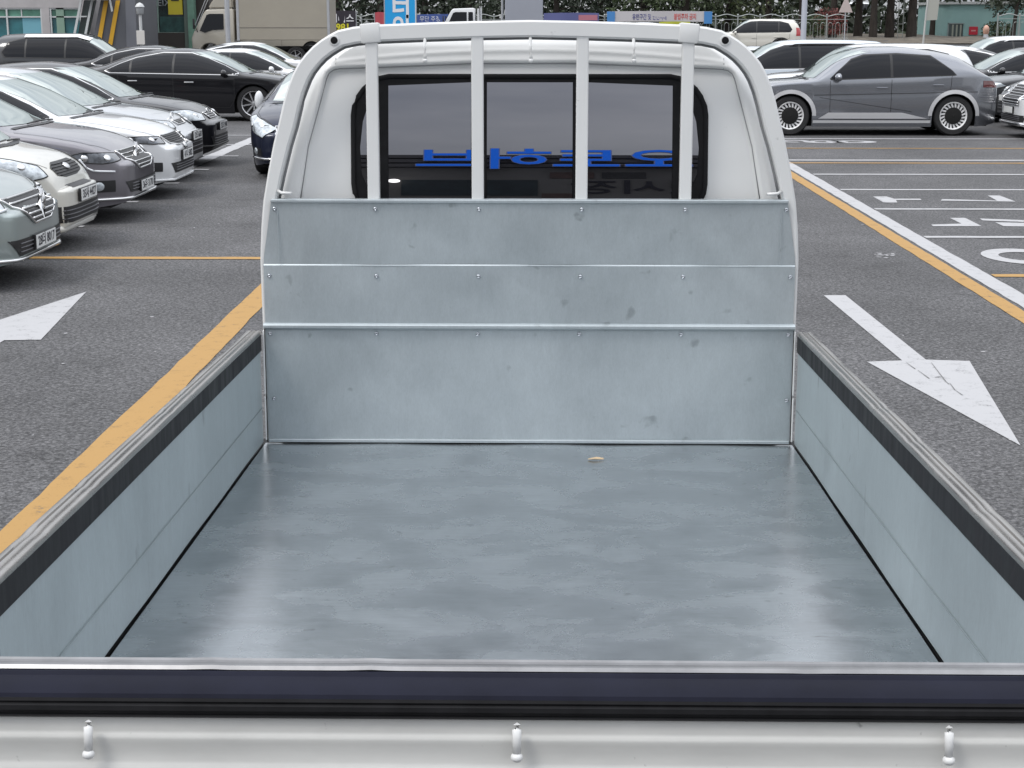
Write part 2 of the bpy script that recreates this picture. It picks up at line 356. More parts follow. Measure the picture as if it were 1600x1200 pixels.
# ------------------------------------------------------------------ the pickup truck (built in bed coordinates: x right, y forward, z above the bed floor)
RK = R(1.7); XB = -.027; HF = 1.16; BO = Vector((0, 3.4, -.84))
BR = Matrix.Rotation(-RK, 3, 'X')
def bed2w(x, y, z): return CAM + BR @ Vector((x+XB, y, z-HF))
truck = thing('pickup_truck', 'white cab-over pickup truck seen from behind over its galvanised empty cargo bed', 'pickup truck', bed2w(*BO))
truck.rotation_euler = (-RK, 0, 0)
def tp(name, bm, m, smooth=False, parent=None, label=None):
    o = obj(name, bm, m, parent or truck, label, smooth)
    if parent is None: o.location = -BO
    return o
YH = 4.92; YT = 2.09; HW = .835
# floor
bm = B(); nx, ny = 24, 30
V = grid(bm, nx, ny, lambda u, v: Vector(((u-.5)*2*(HW-.0055), YT+.005+(YH-YT-.012)*v, .0012*sin(u*21)*sin(v*17))))
tp('bed_floor', bm, M_FLOOR, True)
bm = B(); box(bm, -.86, .86, 2.02, 5.02, -.10, -.012); tp('bed_frame', bm, M_RUB)
# headboard: profile in z, folded edges
def hbx(z): return .79+.030*min(1, max(0, (.765-z)/.18)) if z > .37 else .822
bm = B()
def sheet(z0, z1, y0, y1, nx=20, nz=8):
    grid(bm, nx, nz, lambda u, v: Vector(((u-.5)*2*hbx(z0+(z1-z0)*v), y0+(y1-y0)*v+.0012*sin(u*19+v*4), z0+(z1-z0)*v)))
sheet(.006, .362, YH, YH-.002); tp('lower_panel', bm, M_HEAD, True, label='lower galvanised headboard sheet')
bm = B(); sheet(.384, .563, YH-.006, YH-.006); sheet(.563, .567, YH-.006, YH-.001, nz=2); sheet(.567, .757, YH-.001, YH-.008)
tp('upper_panel', fixn(bm), M_HEAD, 30, label='upper galvanised headboard sheet with a fold across the middle')
bm = B(); prof = [(YH-.002, .362), (YH-.012, .364), (YH-.018, .370), (YH-.018, .377), (YH-.012, .383), (YH-.006, .384)]
for a, b in zip(prof, prof[1:]):
    bm.faces.new([bm.verts.new(v) for v in ((-.825, *a), (.825, *a), (.825, *b), (-.825, *b))])
bmesh.ops.remove_doubles(bm, verts=bm.verts, dist=.0005); tp('panel_rib', fixn(bm), M_HEAD, 40)
bm = B(); box(bm, -.792, .792, YH-.016, YH+.03, .757, .768, .003); tp('panel_top_lip', bm, M_HEAD)
bm = B(); box(bm, -.82, .82, YH-.013, YH-.001, .003, .014, .003); tp('panel_foot_flange', bm, M_HEAD)
for sx in (-1, 1):
    bm = B(); box(bm, sx*.772-.001, sx*.772+.001, YH-.0095, YH-.0075, .57, .757); tp('panel_side_fold', bm, M_HEAD)
scr = []
for x in (-.781, -.471, -.153, .162, .478, .787): scr.append((x, .738, YH-.009))
for x in (-.803, -.471, -.155, .160, .476, .806): scr.append((x, .531, YH-.007))
for x in (-.806, -.474, -.158, .158, .474, .806): scr.append((x, .350, YH-.004))
for x in (-.800, .808): scr.append((x, .142, YH-.003))
for (x, z, y) in scr:
    bm = B(); lathe(bm, [(.0062, 0), (.0058, -.003), (.0035, -.0045), (.0012, -.003), (0.0001, -.003)], 12, 'Y', Matrix.Translation((x, y, z))); tp('screw', fixn(bm), M_SCREW, 30)
# guard hoop behind the cab
hl = [(.830, .02), (.830, .36), (.832, .58), (.826, .68), (.817, .762), (.800, .85), (.780, .939), (.763, 1.00), (.747, 1.062), (.732, 1.108), (.715, 1.148), (.698, 1.177), (.677, 1.203), (.654, 1.226), (.629, 1.245), (.603, 1.261), (.577, 1.274), (.53, 1.284), (.47, 1.290), (.30, 1.297), (.165, 1.301), (0, 1.304)]
hl = hl+[(-x, z) for x, z in hl[-2::-1]]
bm = B(); rings = []
yb0, yb1 = YH+.002, YH+.045
def hoop_ring(i):
    x, z = hl[i]; a = hl[max(0, i-1)]; b = hl[min(len(hl)-1, i+1)]
    t = Vector((b[0]-a[0], b[1]-a[1])).normalized(); n = Vector((-t.y, t.x))   # towards the inside
    wd = .050 if z > 1.0 else (.050-.012*min(1, (1.0-z)/.25) if z > .75 else .036)
    bv = .006; q = []
    for (o, y) in ((0, yb0+bv), (bv, yb0), (wd-bv, yb0), (wd, yb0+bv), (wd, yb1), (0, yb1)): q.append(bm.verts.new((x+n.x*o, y, z+n.y*o)))
    return q
rings = [hoop_ring(i) for i in range(len(hl))]
for A, D in zip(rings, rings[1:]):
    for j in range(6): bm.faces.new((A[j], A[(j+1) % 6], D[(j+1) % 6], D[j]))
bm.faces.new(rings[0][::-1]); bm.faces.new(rings[-1])
tp('guard_hoop', fixn(bm), M_TRUCK, 35)
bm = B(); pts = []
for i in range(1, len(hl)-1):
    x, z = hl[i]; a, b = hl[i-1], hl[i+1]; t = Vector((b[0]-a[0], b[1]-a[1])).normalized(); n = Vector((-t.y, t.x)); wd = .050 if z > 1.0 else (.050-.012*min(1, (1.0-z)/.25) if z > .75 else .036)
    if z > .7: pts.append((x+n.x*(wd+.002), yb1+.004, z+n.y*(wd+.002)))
tube(bm, pts, .0055, 6); tp('hoop_gap_shade', bm, mat('gap_shade_grey', (.21, .215, .22), .8), True)  # grey tube drawn in for the shadow gap between hoop and cab
for x in (-.477, -.157, .161, .479):
    zt = 1.246 if abs(x) > .3 else 1.256
    bm = B(); box(bm, x-.0185, x+.0185, YH+.006, YH+.036, .02, zt, .004); tp('guard_bar', bm, M_TRUCK)
for sx in (-1, 1):
    bm = B(); box(bm, sx*.478-.030, sx*.478+.030, YH-.001, YH+.05, 1.2365, 1.2945, .005, Matrix.Translation((sx*.478, 0, 1.25)) @ Matrix.Rotation(sx*R(5), 4, 'Y') @ Matrix.Translation((-sx*.478, 0, -1.25)))
    tp('joint_bracket', bm, M_TRUCK, 30)
    bm = B(); lathe(bm, [(.016, 0), (.015, -.003), (.011, -.0035), (.0105, -.001), (.0001, -.001)], 20, 'Y', Matrix.Translation((sx*.588, yb0, 1.2440))); tp('bolt_washer', fixn(bm), M_TRUCK, 30)
    bm = B(); lathe(bm, [(.0105, .001), (.0105, -.003), (.004, -.004), (.0001, -.004)], 16, 'Y', Matrix.Translation((sx*.588, yb0-.002, 1.2440))); tp('rubber_plug', fixn(bm), M_RUB, 30)
    bm = B(); tube(bm, [(sx*.77, YH+.005, .792), (sx*.755, YH-.018, .787), (sx*.725, YH-.022, .786)], .005, 8); tp('rope_hook', bm, M_TRUCK, True)
for x in (-.313, 0.005, .315):
    bm = B(); tube(bm, [(x-.002, YH+.012, 1.255), (x-.001, YH-.012, 1.225), (x, YH-.016, 1.20), (x, YH-.015, 1.187)], .0048, 8)
    bmesh.ops.create_uvsphere(bm, u_segments=10, v_segments=6, radius=.0075, matrix=Matrix.Translation((x, YH-.015, 1.184))); tp('rope_hook', bm, M_TRUCK, True)
# ---- cab
def tilt(z): return R(3.7+17.2*(z-.77)) if z > .6 else R(.8)
YC = {}; acc = 5.005; zz = -.60
while zz < 1.40: YC[round(zz, 3)] = acc; acc += tan(tilt(zz))*.005 if zz > .35 else 0; zz += .005
yoff = YC[round(.77, 3)] if round(.77, 3) in YC else 0
def yr(z):
    k = round(round((z+.60)/.005)*.005-.60, 3); y = YC.get(k, YC[max(YC)]); return y-yoff+5.0
cabw = pchip([(-.55, .79), (.0, .80), (.4, .812), (.76, .800), (.9, .770), (1.0, .748), (1.08, .718), (1.14, .685), (1.18, .650), (1.21, .612), (1.235, .56), (1.252, .49), (1.262, .40), (1.270, .25), (1.275, .10), (1.2765, .001)])
rec = [(-.725, .70), (-.712, .759), (-.685, .924), (-.645, 1.065), (-.627, 1.130), (-.620, 1.146), (-.606, 1.156), (-.588, 1.160), (-.508, 1.163), (-.172, 1.176), (.141, 1.177), (.508, 1.163), (.592, 1.159), (.612, 1.155), (.625, 1.145), (.632, 1.130), (.650, 1.065), (.688, .924), (.716, .759), (.730, .70)]
def sdf(px, pz, poly):
    d = 9; ins = False; n = len(poly)
    for i in range(n):
        ax, az = poly[i]; bx, bz = poly[(i+1) % n]; ex, ez = bx-ax, bz-az; wx, wz = px-ax, pz-az
        t = max(0, min(1, (wx*ex+wz*ez)/(ex*ex+ez*ez))); d = min(d, math.hypot(wx-ex*t, wz-ez*t))
        if (az > pz) != (bz > pz) and px < ax+(pz-az)*ex/ez: ins = not ins
    return -d if ins else d
def cab_y(x, z, hw):
    y = yr(z)-.02
    s = sdf(x, z, rec) if z > .6 else 1
    y += .014/(1+math.exp(min(50, max(-50, s/.0024))))-.003*math.exp(-((s-.010)/.007)**2)
    zc = 1.216-.036*(x/.6)**2; y -= .003*math.exp(-((z-zc)/.006)**2) if abs(x) < .60 else 0
    e = min(1, abs(x)/max(hw, .001)); y += .06*max(0, (e-.93)/.07)**2
    y += .05*max(0, (z-1.225)/.05)**2
    return y
bm = B(); zs = [.45+.01*i for i in range(20)]+[.65+.005*i for i in range(121)]+[1.254, 1.258, 1.262, 1.266, 1.270, 1.273, 1.2755]; nx = 300
rows = []
for z in zs:
    hw = cabw(z); rows.append([bm.verts.new(((2*i/nx-1)*hw, cab_y((2*i/nx-1)*hw, z, hw), z)) for i in range(nx+1)])
for a, b in zip(rows, rows[1:]):
    for i in range(nx): bm.faces.new((a[i], a[i+1], b[i+1], b[i]))
# sides and roof going forward from the rear edge
edge = [(r[0].co.x, r[0].co.y, r[0].co.z) for r in rows]
loop = [(-.79, 5.02, -.5), (-.80, 5.04, .1)]+edge+[(-x, y, z) for x, y, z in edge[::-1]]+[(.80, 5.04, .1), (.79, 5.02, -.5)]
st = [(0, 1, 0), (.12, 1.02, .012), (.45, 1.03, .03), (.8, 1.03, .03), (1.0, 1.02, .0), (1.25, .98, -.20), (1.45, .95, -.48), (1.58, .93, -.72), (1.66, .90, -1.0)]
prev = None
for (dy, sc, dz) in st:
    ring = [bm.verts.new((x*sc, y+dy+(5.05-y)*min(1, dy), z+(dz*max(0, (z+.2)/1.47) if z > -.2 else 0))) for x, y, z in loop]
    if prev:
        for i in range(len(ring)-1): bm.faces.new((prev[i], ring[i], ring[i+1], prev[i+1]))
    prev = ring
bm.faces.new(prev)
bmesh.ops.remove_doubles(bm, verts=bm.verts, dist=.0005)
cabo = tp('cab', fixn(bm), M_TRUCK, 50)
def ring_rect(hwx, z0, z1, r, n=7):
    p = []
    for (cx, cz, a0) in ((hwx-r, z1-r, 0), (-hwx+r, z1-r, 90), (-hwx+r, z0+r, 180), (hwx-r, z0+r, 270)):
        for i in range(n): a = R(a0+90*i/(n-1)); p.append((cx+r*cos(a), cz+r*sin(a)))
    return p
def curved_plate(bm, poly, off, res=.02):
    """convex outline in x,z laid over the curved rear face"""
    xs_ = [p[0] for p in poly]; zs_ = [p[1] for p in poly]; x0, x1, z0, z1 = min(xs_), max(xs_), min(zs_), max(zs_)
    g = B(); nu = max(2, int((x1-x0)/res)+1); nv = max(2, int((z1-z0)/res)+1)
    grid(g, nu, nv, lambda u, v: Vector((x0+(x1-x0)*u, 0, z0+(z1-z0)*v)))
    area = sum(poly[i][0]*poly[(i+1) % len(poly)][1]-poly[(i+1) % len(poly)][0]*poly[i][1] for i in range(len(poly)))
    for i in range(len(poly)):
        a, b = poly[i], poly[(i+1) % len(poly)]; e = (b[0]-a[0], b[1]-a[1])
        if math.hypot(*e) < 1e-6: continue
        n = Vector((e[1], 0, -e[0])) if area > 0 else Vector((-e[1], 0, e[0]))
        bmesh.ops.bisect_plane(g, geom=g.verts[:]+g.edges[:]+g.faces[:], plane_co=(a[0], 0, a[1]), plane_no=n, clear_outer=True)
    for v in g.verts: v.co.y = yr_s(v.co.x, v.co.z)+off
    me = bpy.data.meshes.new('t'); g.to_mesh(me); g.free(); bm.from_mesh(me); bpy.data.meshes.remove(me)
    for f in bm.faces:
        f.normal_update()
        if f.normal.y > 0: f.normal_flip()
def yr_s(x, z):
    t0 = R(3.7); k = R(17.2); dz = z-.77
    return 5.0+(math.tan(t0)*dz+.5*k*dz*dz)
bm = B(); tube(bm, [(x, cab_y(x, z, cabw(z))-.0005, z) for x, z in rec if z > .72], .0021, 6); tp('panel_groove', bm, mat('grey_sealer', (.27, .275, .28), .7), True)
for s in (-1, 1): bm = B(); tube(bm, [(s*.598, cab_y(s*.598, z, cabw(z))-.0003, z) for z in (1.160, 1.175, 1.19, 1.205)], .0011, 6); tp('roof_seam', bm, mat('grey_sealer', (.16, .165, .17), .7), True)
wo = ring_rect(.545, .70, 1.146, .11)
wo = [(x, z-.018*max(0, abs(x)-.2)**2/.12*(1 if z > .95 else 0)) for x, z in wo]
bm = B(); curved_plate(bm, wo, -.010); tp('window_seal', bm, M_RUB, True)
seal = truck.children[-1]
bm = B(); tube(bm, [(x, yr_s(x, z)-.012, z) for x, z in wo], .008, 6, closed=True); tp('seal_bead', bm, mat('matte_rubber', (.012, .012, .013), .85, spec=.2), True)
for (a, b) in ((-.436, -.180), (-.131, .134), (.181, .442)):
    bm = B(); curved_plate(bm, [(a, .735), (b, .735), (b, 1.119-.010*(abs(b) > .3)), (a, 1.119-.010*(abs(a) > .3))], -.0125, .015); tp('window_pane', bm, M_TGLASS, True)
    bm = B(); box(bm, a-.002, b+.002, yr_s(0, .745)-.022, yr_s(0, .745)-.013, .738, .766, .002); tp('pane_rail', bm, M_RUB)
for s in (-1, 1):
    bm = B(); p = [(.502, .80), (.519, .84), (.524, .92), (.515, 1.00), (.502, 1.04)]; p = [(s*x, z) for x, z in p]
    curved_plate(bm, p, -.0125, .015); tp('corner_pane', bm, M_TGLASS, True)
# front half of the cab: glass and lamps so that it stands up from other sides
for s in (-1, 1):
    bm = B(); prism(bm, [(5.35, .55), (6.28, .50), (6.05, 1.05), (5.45, 1.12)], lambda a, b: Vector((s*(.835-.10*max(0, b-.6)), a, b)), (s*.004, 0, 0)); tp('side_window', fixn(bm), M_GLASS)
    bm = B(); box(bm, s*.93-.05, s*.93+.05, 6.25, 6.32, .50, .80, .02); tube(bm, [(s*.93, 6.3, .55), (s*.76, 6.3, .45)], .012); tp('side_mirror', bm, M_DARKP, 30)
# side gates
GF, GB = YH-.018, YT+.012
for s in (-1, 1):
    lab = 'left' if s < 0 else 'right'
    gate = B(); grid(gate, 30, 10, lambda u, v: Vector((s*(HW+.0008*sin(u*23+v*5)-.002*math.exp(-((v*.30-.115)/.004)**2)), GB+(GF-GB)*u, .006+.292*v)))
    for f in gate.faces:
        f.normal_update()
        if f.normal.x*s > 0: f.normal_flip()
    g = tp('side_gate', gate, M_GATE, True)
    bm = B(); tube(bm, [(s*(HW-.0018), GB+.01, .118), (s*(HW-.0018), GF-.01, .118)], .0012, 6); tp('gate_crease_shade', bm, mat('crease_shade_steel', (.26, .30, .31), .5, .6))
    bm = B(); box(bm, min(s*.872, s*.880), max(s*.872, s*.880), GB, GF, -.06, .352, .002)
    for z in (.06, .16, .26): box(bm, min(s*.879, s*.888), max(s*.879, s*.888), GB+.03, GF-.03, z-.02, z+.02, .003)
    tp('gate_outer_panel', bm, M_TRUCK)
    bm = B(); box(bm, min(s*(HW+.001), s*.871), max(s*(HW+.001), s*.871), GB, GF, -.05, -.001); tp('gate_foot', bm, M_RUB)
    bm = B(); V = grid(bm, 60, 2, lambda u, v: Vector((s*(HW-.003), GB+(GF-GB)*u, .298+.058*v)))
    box(bm, min(s*(HW-.0029), s*(HW+.002)), max(s*(HW-.0029), s*(HW+.002)), GB, GF, .2985, .3555)
    tp('gate_band', bm, M_BAND)
    # ridged aluminium top, dented here and there
    prof = [(HW-.004, .350), (HW-.003, .358), (HW+.003, .3615), (HW+.010, .3605), (HW+.0125, .3545), (HW+.015, .3605), (HW+.022, .3615), (HW+.026, .3545), (HW+.029, .3605), (HW+.038, .361), (HW+.043, .357), (HW+.044, .345)]
    bm = B(); rn = random.Random(11+s); n = 120; dents = [(rn.random(), rn.uniform(.004, .01), rn.uniform(.001, .0025)) for _ in range(4)]
    rg = []
    for i in range(n+1):
        u = i/n; dz = sum(-d*math.exp(-((u-c)/w_)**2) for c, w_, d in dents)
        rg.append([bm.verts.new((s*x, GB+(GF-GB)*u, z+(dz if .355 < z else 0)+.00015*sin(u*60))) for x, z in prof])
    for a, b in zip(rg, rg[1:]):
        for j in range(len(prof)-1): bm.faces.new((a[j], a[j+1], b[j+1], b[j]))
    bm.faces.new(rg[0]); bm.faces.new(rg[-1][::-1])
    tp('gate_top_rail', fixn(bm), M_ALU, 60)
    # front corner: white end stop with slots between gate and headboard
    bm = B(); box(bm, min(s*.824, s*.829), max(s*.824, s*.829), YH-.014, YH-.004, .01, .15, .002); box(bm, min(s*.823, s*.829), max(s*.823, s*.829), YH-.013, YH-.004, .158, .36, .002)
    tp('corner_stop', bm, M_TRUCK)
    bm = B(); box(bm, min(s*.8225, s*.8235), max(s*.8225, s*.8235), YH-.012, YH-.001, .003, .37); tp('corner_seal', bm, M_RUB)
# dark gap along the floor edges
# tailgate
def ext(prof, name, m, x0=-.885, x1=.885, sm=30, nxx=90, dent=None):
    bm = B(); rg = []
    for i in range(nxx+1):
        x = x0+(x1-x0)*i/nxx; dz = dent(x) if dent else 0
        rg.append([bm.verts.new((x, y, z+dz)) for y, z in prof])
    for a, b in zip(rg, rg[1:]):
        for j in range(len(prof)-1): bm.faces.new((a[j], b[j], b[j+1], a[j+1]))
    return tp(name, fixn(bm), m, sm)
dn = lambda x: .0012*math.exp(-((x+.20)/.02)**2)+.001*math.exp(-((x+.42)/.015)**2)-.0006*math.exp(-((x-.40)/.015)**2)
ext([(2.092, .010), (2.092, .352)], 'tailgate_inner', M_GATE)
ext([(2.094, .350), (2.092, .360), (2.086, .3625), (2.081, .361), (2.078, .3550), (2.074, .3605), (2.067, .362), (2.060, .3615), (2.056, .357)], 'tailgate_top_rail', mat('tailgate_rail_metal', (.26, .26, .265), .3, .9, nscale=12, namt=.2), dent=dn)
ext([(2.0555, .356), (2.050, .3565), (2.044, .353), (2.040, .3530), (2.015, .3475), (2.004, .343), (2.001, .338)], 'tailgate_cap', M_CAP)
ext([(2.001, .3379), (1.999, .334), (2.000, .331), (1.9955, .329), (1.994, .323), (1.996, .318), (1.999, .316), (1.997, .313), (2.002, .310), (2.01, .309)], 'tailgate_rubber', M_RUB)
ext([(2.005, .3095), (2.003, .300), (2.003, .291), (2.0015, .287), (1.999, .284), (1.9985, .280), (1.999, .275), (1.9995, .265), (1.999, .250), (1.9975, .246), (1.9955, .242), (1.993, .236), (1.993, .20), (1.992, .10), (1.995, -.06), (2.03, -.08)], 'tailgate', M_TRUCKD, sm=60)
for x in (-.567, .002, .571):
    bm = B(); tube(bm, [(x, 1.9895, .3115), (x, 1.9875, .309), (x, 1.986, .303), (x, 1.984, .290), (x, 1.982, .272)], [.001, .005, .0062, .006, .0058], 12); fixn(bm)
    bmesh.ops.create_uvsphere(bm, u_segments=14, v_segments=9, radius=.0085, matrix=Matrix.Translation((x, 1.981, .2665)) @ Matrix.Diagonal((1.0, 1, .8, 1)))
    tp('rope_hook', bm, M_TRUCK, True)
# running gear
bm = B()
for s in (-1, 1): box(bm, s*.36-.03, s*.36+.03, 2.05, 6.4, -.26, -.10)
for y in (2.5, 3.4, 4.4): box(bm, -.36, .36, y-.04, y+.04, -.24, -.12)
tp('chassis', bm, M_UNDER)
def wheel_meshes(r=.33, w=.21, n=10, style='spoke', rimr=.66, aero=False):
    key = (r, w, n, style, rimr, aero)
    if key in _w: return _w[key]
    R_ = r*rimr; b = B()
    lathe(b, [(R_, -w/2+.015), (R_+.015, -w/2), (r-.03, -w/2-.004), (r-.008, -w/2+.02), (r, -w/2+.05), (r, w/2-.05), (r-.008, w/2-.02), (r-.03, w/2+.004), (R_+.015, w/2), (R_, w/2-.015)], 40, cap=False); ty = bpy.data.meshes.new('tyre'); fixn(b).to_mesh(ty); b.free(); ty.shade_smooth(); ty.set_sharp_from_angle(angle=R(40)); ty.materials.append(M_TYRE)
    b = B()   # rim: outer side is -y ; lip + barrel + spokes
    lathe(b, [(R_, -w/2+.012), (R_-.008, -w/2+.004), (R_-.022, -w/2+.012), (R_-.03, -w/2+.05), (R_-.03, w/2-.02)], 40, cap=False)
    for i in range(n):
        a = 2*pi*i/n
        if style == 'turbine': p = [(.10*R_, .0), (.30*R_, .03*R_), (.62*R_, .0), (.97*R_, .16*R_), (.97*R_, .30*R_), (.64*R_, .14*R_), (.30*R_, .10*R_)]
        elif style == 'twin': p = [(.1*R_, -.03*R_), (.97*R_, .10*R_), (.97*R_, .22*R_), (.1*R_, .08*R_)]
        else: p = [(.1*R_, -.10*R_), (.97*R_, -.07*R_), (.97*R_, .07*R_), (.1*R_, .10*R_)]
        q = [(x*cos(a)-y*sin(a), x*sin(a)+y*cos(a)) for x, y in p]
        prism(b, q, lambda u, v: Vector((u, -w/2+.022+.020*(1-math.hypot(u, v)/R_), v)), (0, .025, 0))
    lathe(b, [(.001, -w/2+.012), (.16*R_, -w/2+.016), (.20*R_, -w/2+.05)], 20)
    rm = bpy.data.meshes.new('rim'); fixn(b).to_mesh(rm); b.free(); rm.materials.append(mat('bright_blade_rim', (.80, .80, .80), .3, .3) if aero else M_RIM)
    if aero:
        M2 = B(); lathe(M2, [(.001, -w/2-.004), (.10*R_, -w/2-.002), (.40*R_, .0-w/2+.004), (.60*R_, -w/2+.012), (.62*R_, -w/2+.05)], 30, cap=False)
    b = B(); lathe(b, [(.001, -w/2+.055), (R_-.031, -w/2+.06), (R_-.031, w/2-.02), (.001, w/2-.02)], 30); hb = bpy.data.meshes.new('wheel_back')
    if aero: tm = bpy.data.meshes.new('t'); M2.to_mesh(tm); M2.free(); b.from_mesh(tm)
    fixn(b).to_mesh(hb); b.free(); hb.materials.append(M_UNDER)
    _w[key] = (ty, rm, hb); return _w[key]
_w = {}
def put_wheel(parent, x, y, r, side, **k):
    ty, rm, hb = wheel_meshes(r, **k)
    wl = bpy.data.objects.new('wheel', ty); C.objects.link(wl); wl.parent = parent; wl.location = (x, y, r); wl.rotation_euler = (0, random.uniform(0, 6), 0) if side < 0 else (0, random.uniform(0, 6), pi)
    for nm, me in (('rim', rm), ('wheel_disc', hb)):
        o = bpy.data.objects.new(nm, me); C.objects.link(o); o.parent = wl
    return wl
for (y, z) in ((2.95, -.62), (5.65, -.52)):
    for s in (-1, 1):
        wl = put_wheel(truck, 0, 0, .30, -1, w=.18, n=8)
        wl.rotation_euler = (0, 0, R(90) if s > 0 else R(-90)); wl.location = Vector((s*.72, y, z+.04))-BO
# scrap on the bed floor
bm = B(); 
p = bed2w(.205, 4.70, .002)
V = [(-.024, 0, .001), (-.006, -.008, .004), (.022, -.004, .001), (.026, .005, .002), (.004, .010, .005), (-.020, .008, .001)]
a = [bm.verts.new(Vector(v)) for v in V]; b_ = [bm.verts.new(Vector(v)+Vector((0, 0, .0015))) for v in V]
bm.faces.new(a[::-1]); bm.faces.new(b_)
for i in range(6): bm.faces.new((a[i], a[(i+1) % 6], b_[(i+1) % 6], b_[i]))
o = obj('paper_scrap', bm, mat('tan_scrap', (.50, .38, .24), .7)); o.location = p; o.rotation_euler = (-RK, 0, .1)
tag(o, 'small tan scrap lying on the bed floor near the headboard', 'scrap')
# ------------------------------------------------------------------ cars
def paint(name, col, metal=.0, rough=.28): return mat(name, col, rough, metal, .8 if max(col) < .06 else 1.0, spec=.1 if max(col) < .06 else .5)
P_WHITE = paint('white_car_paint', (.66, .67, .68)); P_PEARL = paint('cream_car_paint', (.58, .57, .52)); P_SILV = paint('silver_car_paint', (.50, .52, .54), .55, .3)
P_SAGE = paint('green_silver_car_paint', (.34, .39, .38), .6, .3); P_BRONZE = paint('bronze_grey_car_paint', (.20, .19, .21), .6, .3); P_BLACK = paint('black_car_paint', (.010, .010, .012))
P_NAVY = paint('navy_car_paint', (.018, .022, .042), .3); P_GREY = paint('matte_grey_car_paint', (.24, .25, .275), .8, .27); P_DGREY = paint('dark_grey_car_paint', (.05, .052, .056), .4)
P_ICE = paint('ice_blue_car_paint', (.52, .58, .64), .1); P_BEIGE = paint('beige_car_paint', (.40, .37, .31)); P_SOUL = paint('ivory_car_paint', (.60, .58, .52)); P_CLAD = mat('silver_cladding', (.60, .60, .61), .38, .25)
SHAPES = dict(
 sedan=dict(L=4.85, W=1.84, H=1.46, wb=(1.43, -1.40), r=.335, n=3.0,
  top=[(-1, .60), (-.985, .665), (-.95, .70), (-.80, .735), (-.68, .765), (-.45, .905), (-.22, .985), (-.02, 1.0), (.10, .985), (.27, .90), (.42, .77), (.51, .69), (.57, .672), (.75, .63), (.88, .575), (.96, .50), (1, .44)],
  belt=[(-1, .54), (-.95, .62), (-.6, .655), (0, .635), (.5, .605), (.8, .545), (.93, .48), (1, .40)],
  win=[(-.60, .705), (-.48, .80), (-.36, .875), (-.15, .94), (.08, .935), (.22, .865), (.36, .765), (.465, .672), (.46, .645), (-.56, .675)], splits=[-.60, -.40, -.055, .47],
  ws=[(.70, .675), (.60, .95), (-.60, .95), (-.70, .675)], rw=[(.66, .76), (.56, .95), (-.56, .95), (-.66, .76)]),
 suv=dict(L=4.6, W=1.87, H=1.66, wb=(1.38, -1.33), r=.355, n=3.4,
  top=[(-1, .60), (-.985, .68), (-.95, .80), (-.89, .93), (-.80, .98), (-.5, .998), (-.15, 1.0), (.05, .985), (.18, .935), (.34, .80), (.46, .68), (.53, .655), (.75, .63), (.90, .575), (.97, .49), (1, .43)],
  belt=[(-1, .52), (-.93, .60), (-.5, .61), (0, .595), (.5, .58), (.82, .54), (.95, .48), (1, .40)],
  win=[(-.80, .72), (-.72, .88), (-.55, .935), (-.15, .945), (.06, .93), (.19, .87), (.33, .75), (.43, .65), (.43, .62), (-.76, .645)], splits=[-.80, -.52, -.07, .43],
  ws=[(.72, .66), (.62, .955), (-.62, .955), (-.72, .66)], rw=[(.64, .70), (.56, .92), (-.56, .92), (-.64, .70)]),
 box=dict(L=3.7, W=1.60, H=1.70, wb=(1.24, -1.27), r=.30, n=4.0,
  top=[(-1, .55), (-.99, .75), (-.97, .90), (-.90, .98), (-.5, 1.0), (-.1, 1.0), (.14, .98), (.28, .93), (.44, .80), (.58, .665), (.66, .635), (.84, .585), (.93, .53), (.98, .46), (1, .40)],
  belt=[(-1, .50), (-.9, .56), (0, .565), (.6, .565), (.85, .51), (.95, .45), (1, .37)],
  win=[(-.86, .66), (-.82, .90), (-.6, .94), (.05, .94), (.24, .90), (.40, .78), (.55, .64), (.55, .60), (-.84, .60)], splits=[-.86, -.50, .02, .55],
  ws=[(.62, .65), (.55, .95), (-.55, .95), (-.62, .65)], rw=[(.58, .64), (.52, .92), (-.52, .92), (-.58, .64)]),
 cuv=dict(L=4.635, W=1.89, H=1.605, wb=(1.475, -1.525), r=.365, n=3.8,
  top=[(-1, .60), (-.985, .65), (-.94, .68), (-.86, .76), (-.77, .835), (-.69, .895), (-.50, .955), (-.22, .998), (-.02, .995), (.10, .965), (.24, .89), (.37, .76), (.46, .665), (.52, .642), (.75, .615), (.90, .57), (.97, .50), (1, .42)],
  belt=[(-1, .54), (-.93, .655), (-.7, .675), (-.3, .645), (.2, .62), (.5, .60), (.8, .56), (.93, .50), (1, .40)],
  win=[(-.665, .685), (-.63, .74), (-.47, .905), (-.20, .93), (.06, .915), (.16, .865), (.28, .72), (.335, .645), (.325, .628), (-.645, .678)], splits=[-.67, -.155, .34],
  ws=[(.72, .65), (.62, .955), (-.62, .955), (-.72, .65)], rw=[(.66, .69), (.58, .84), (-.58, .84), (-.66, .69)]))
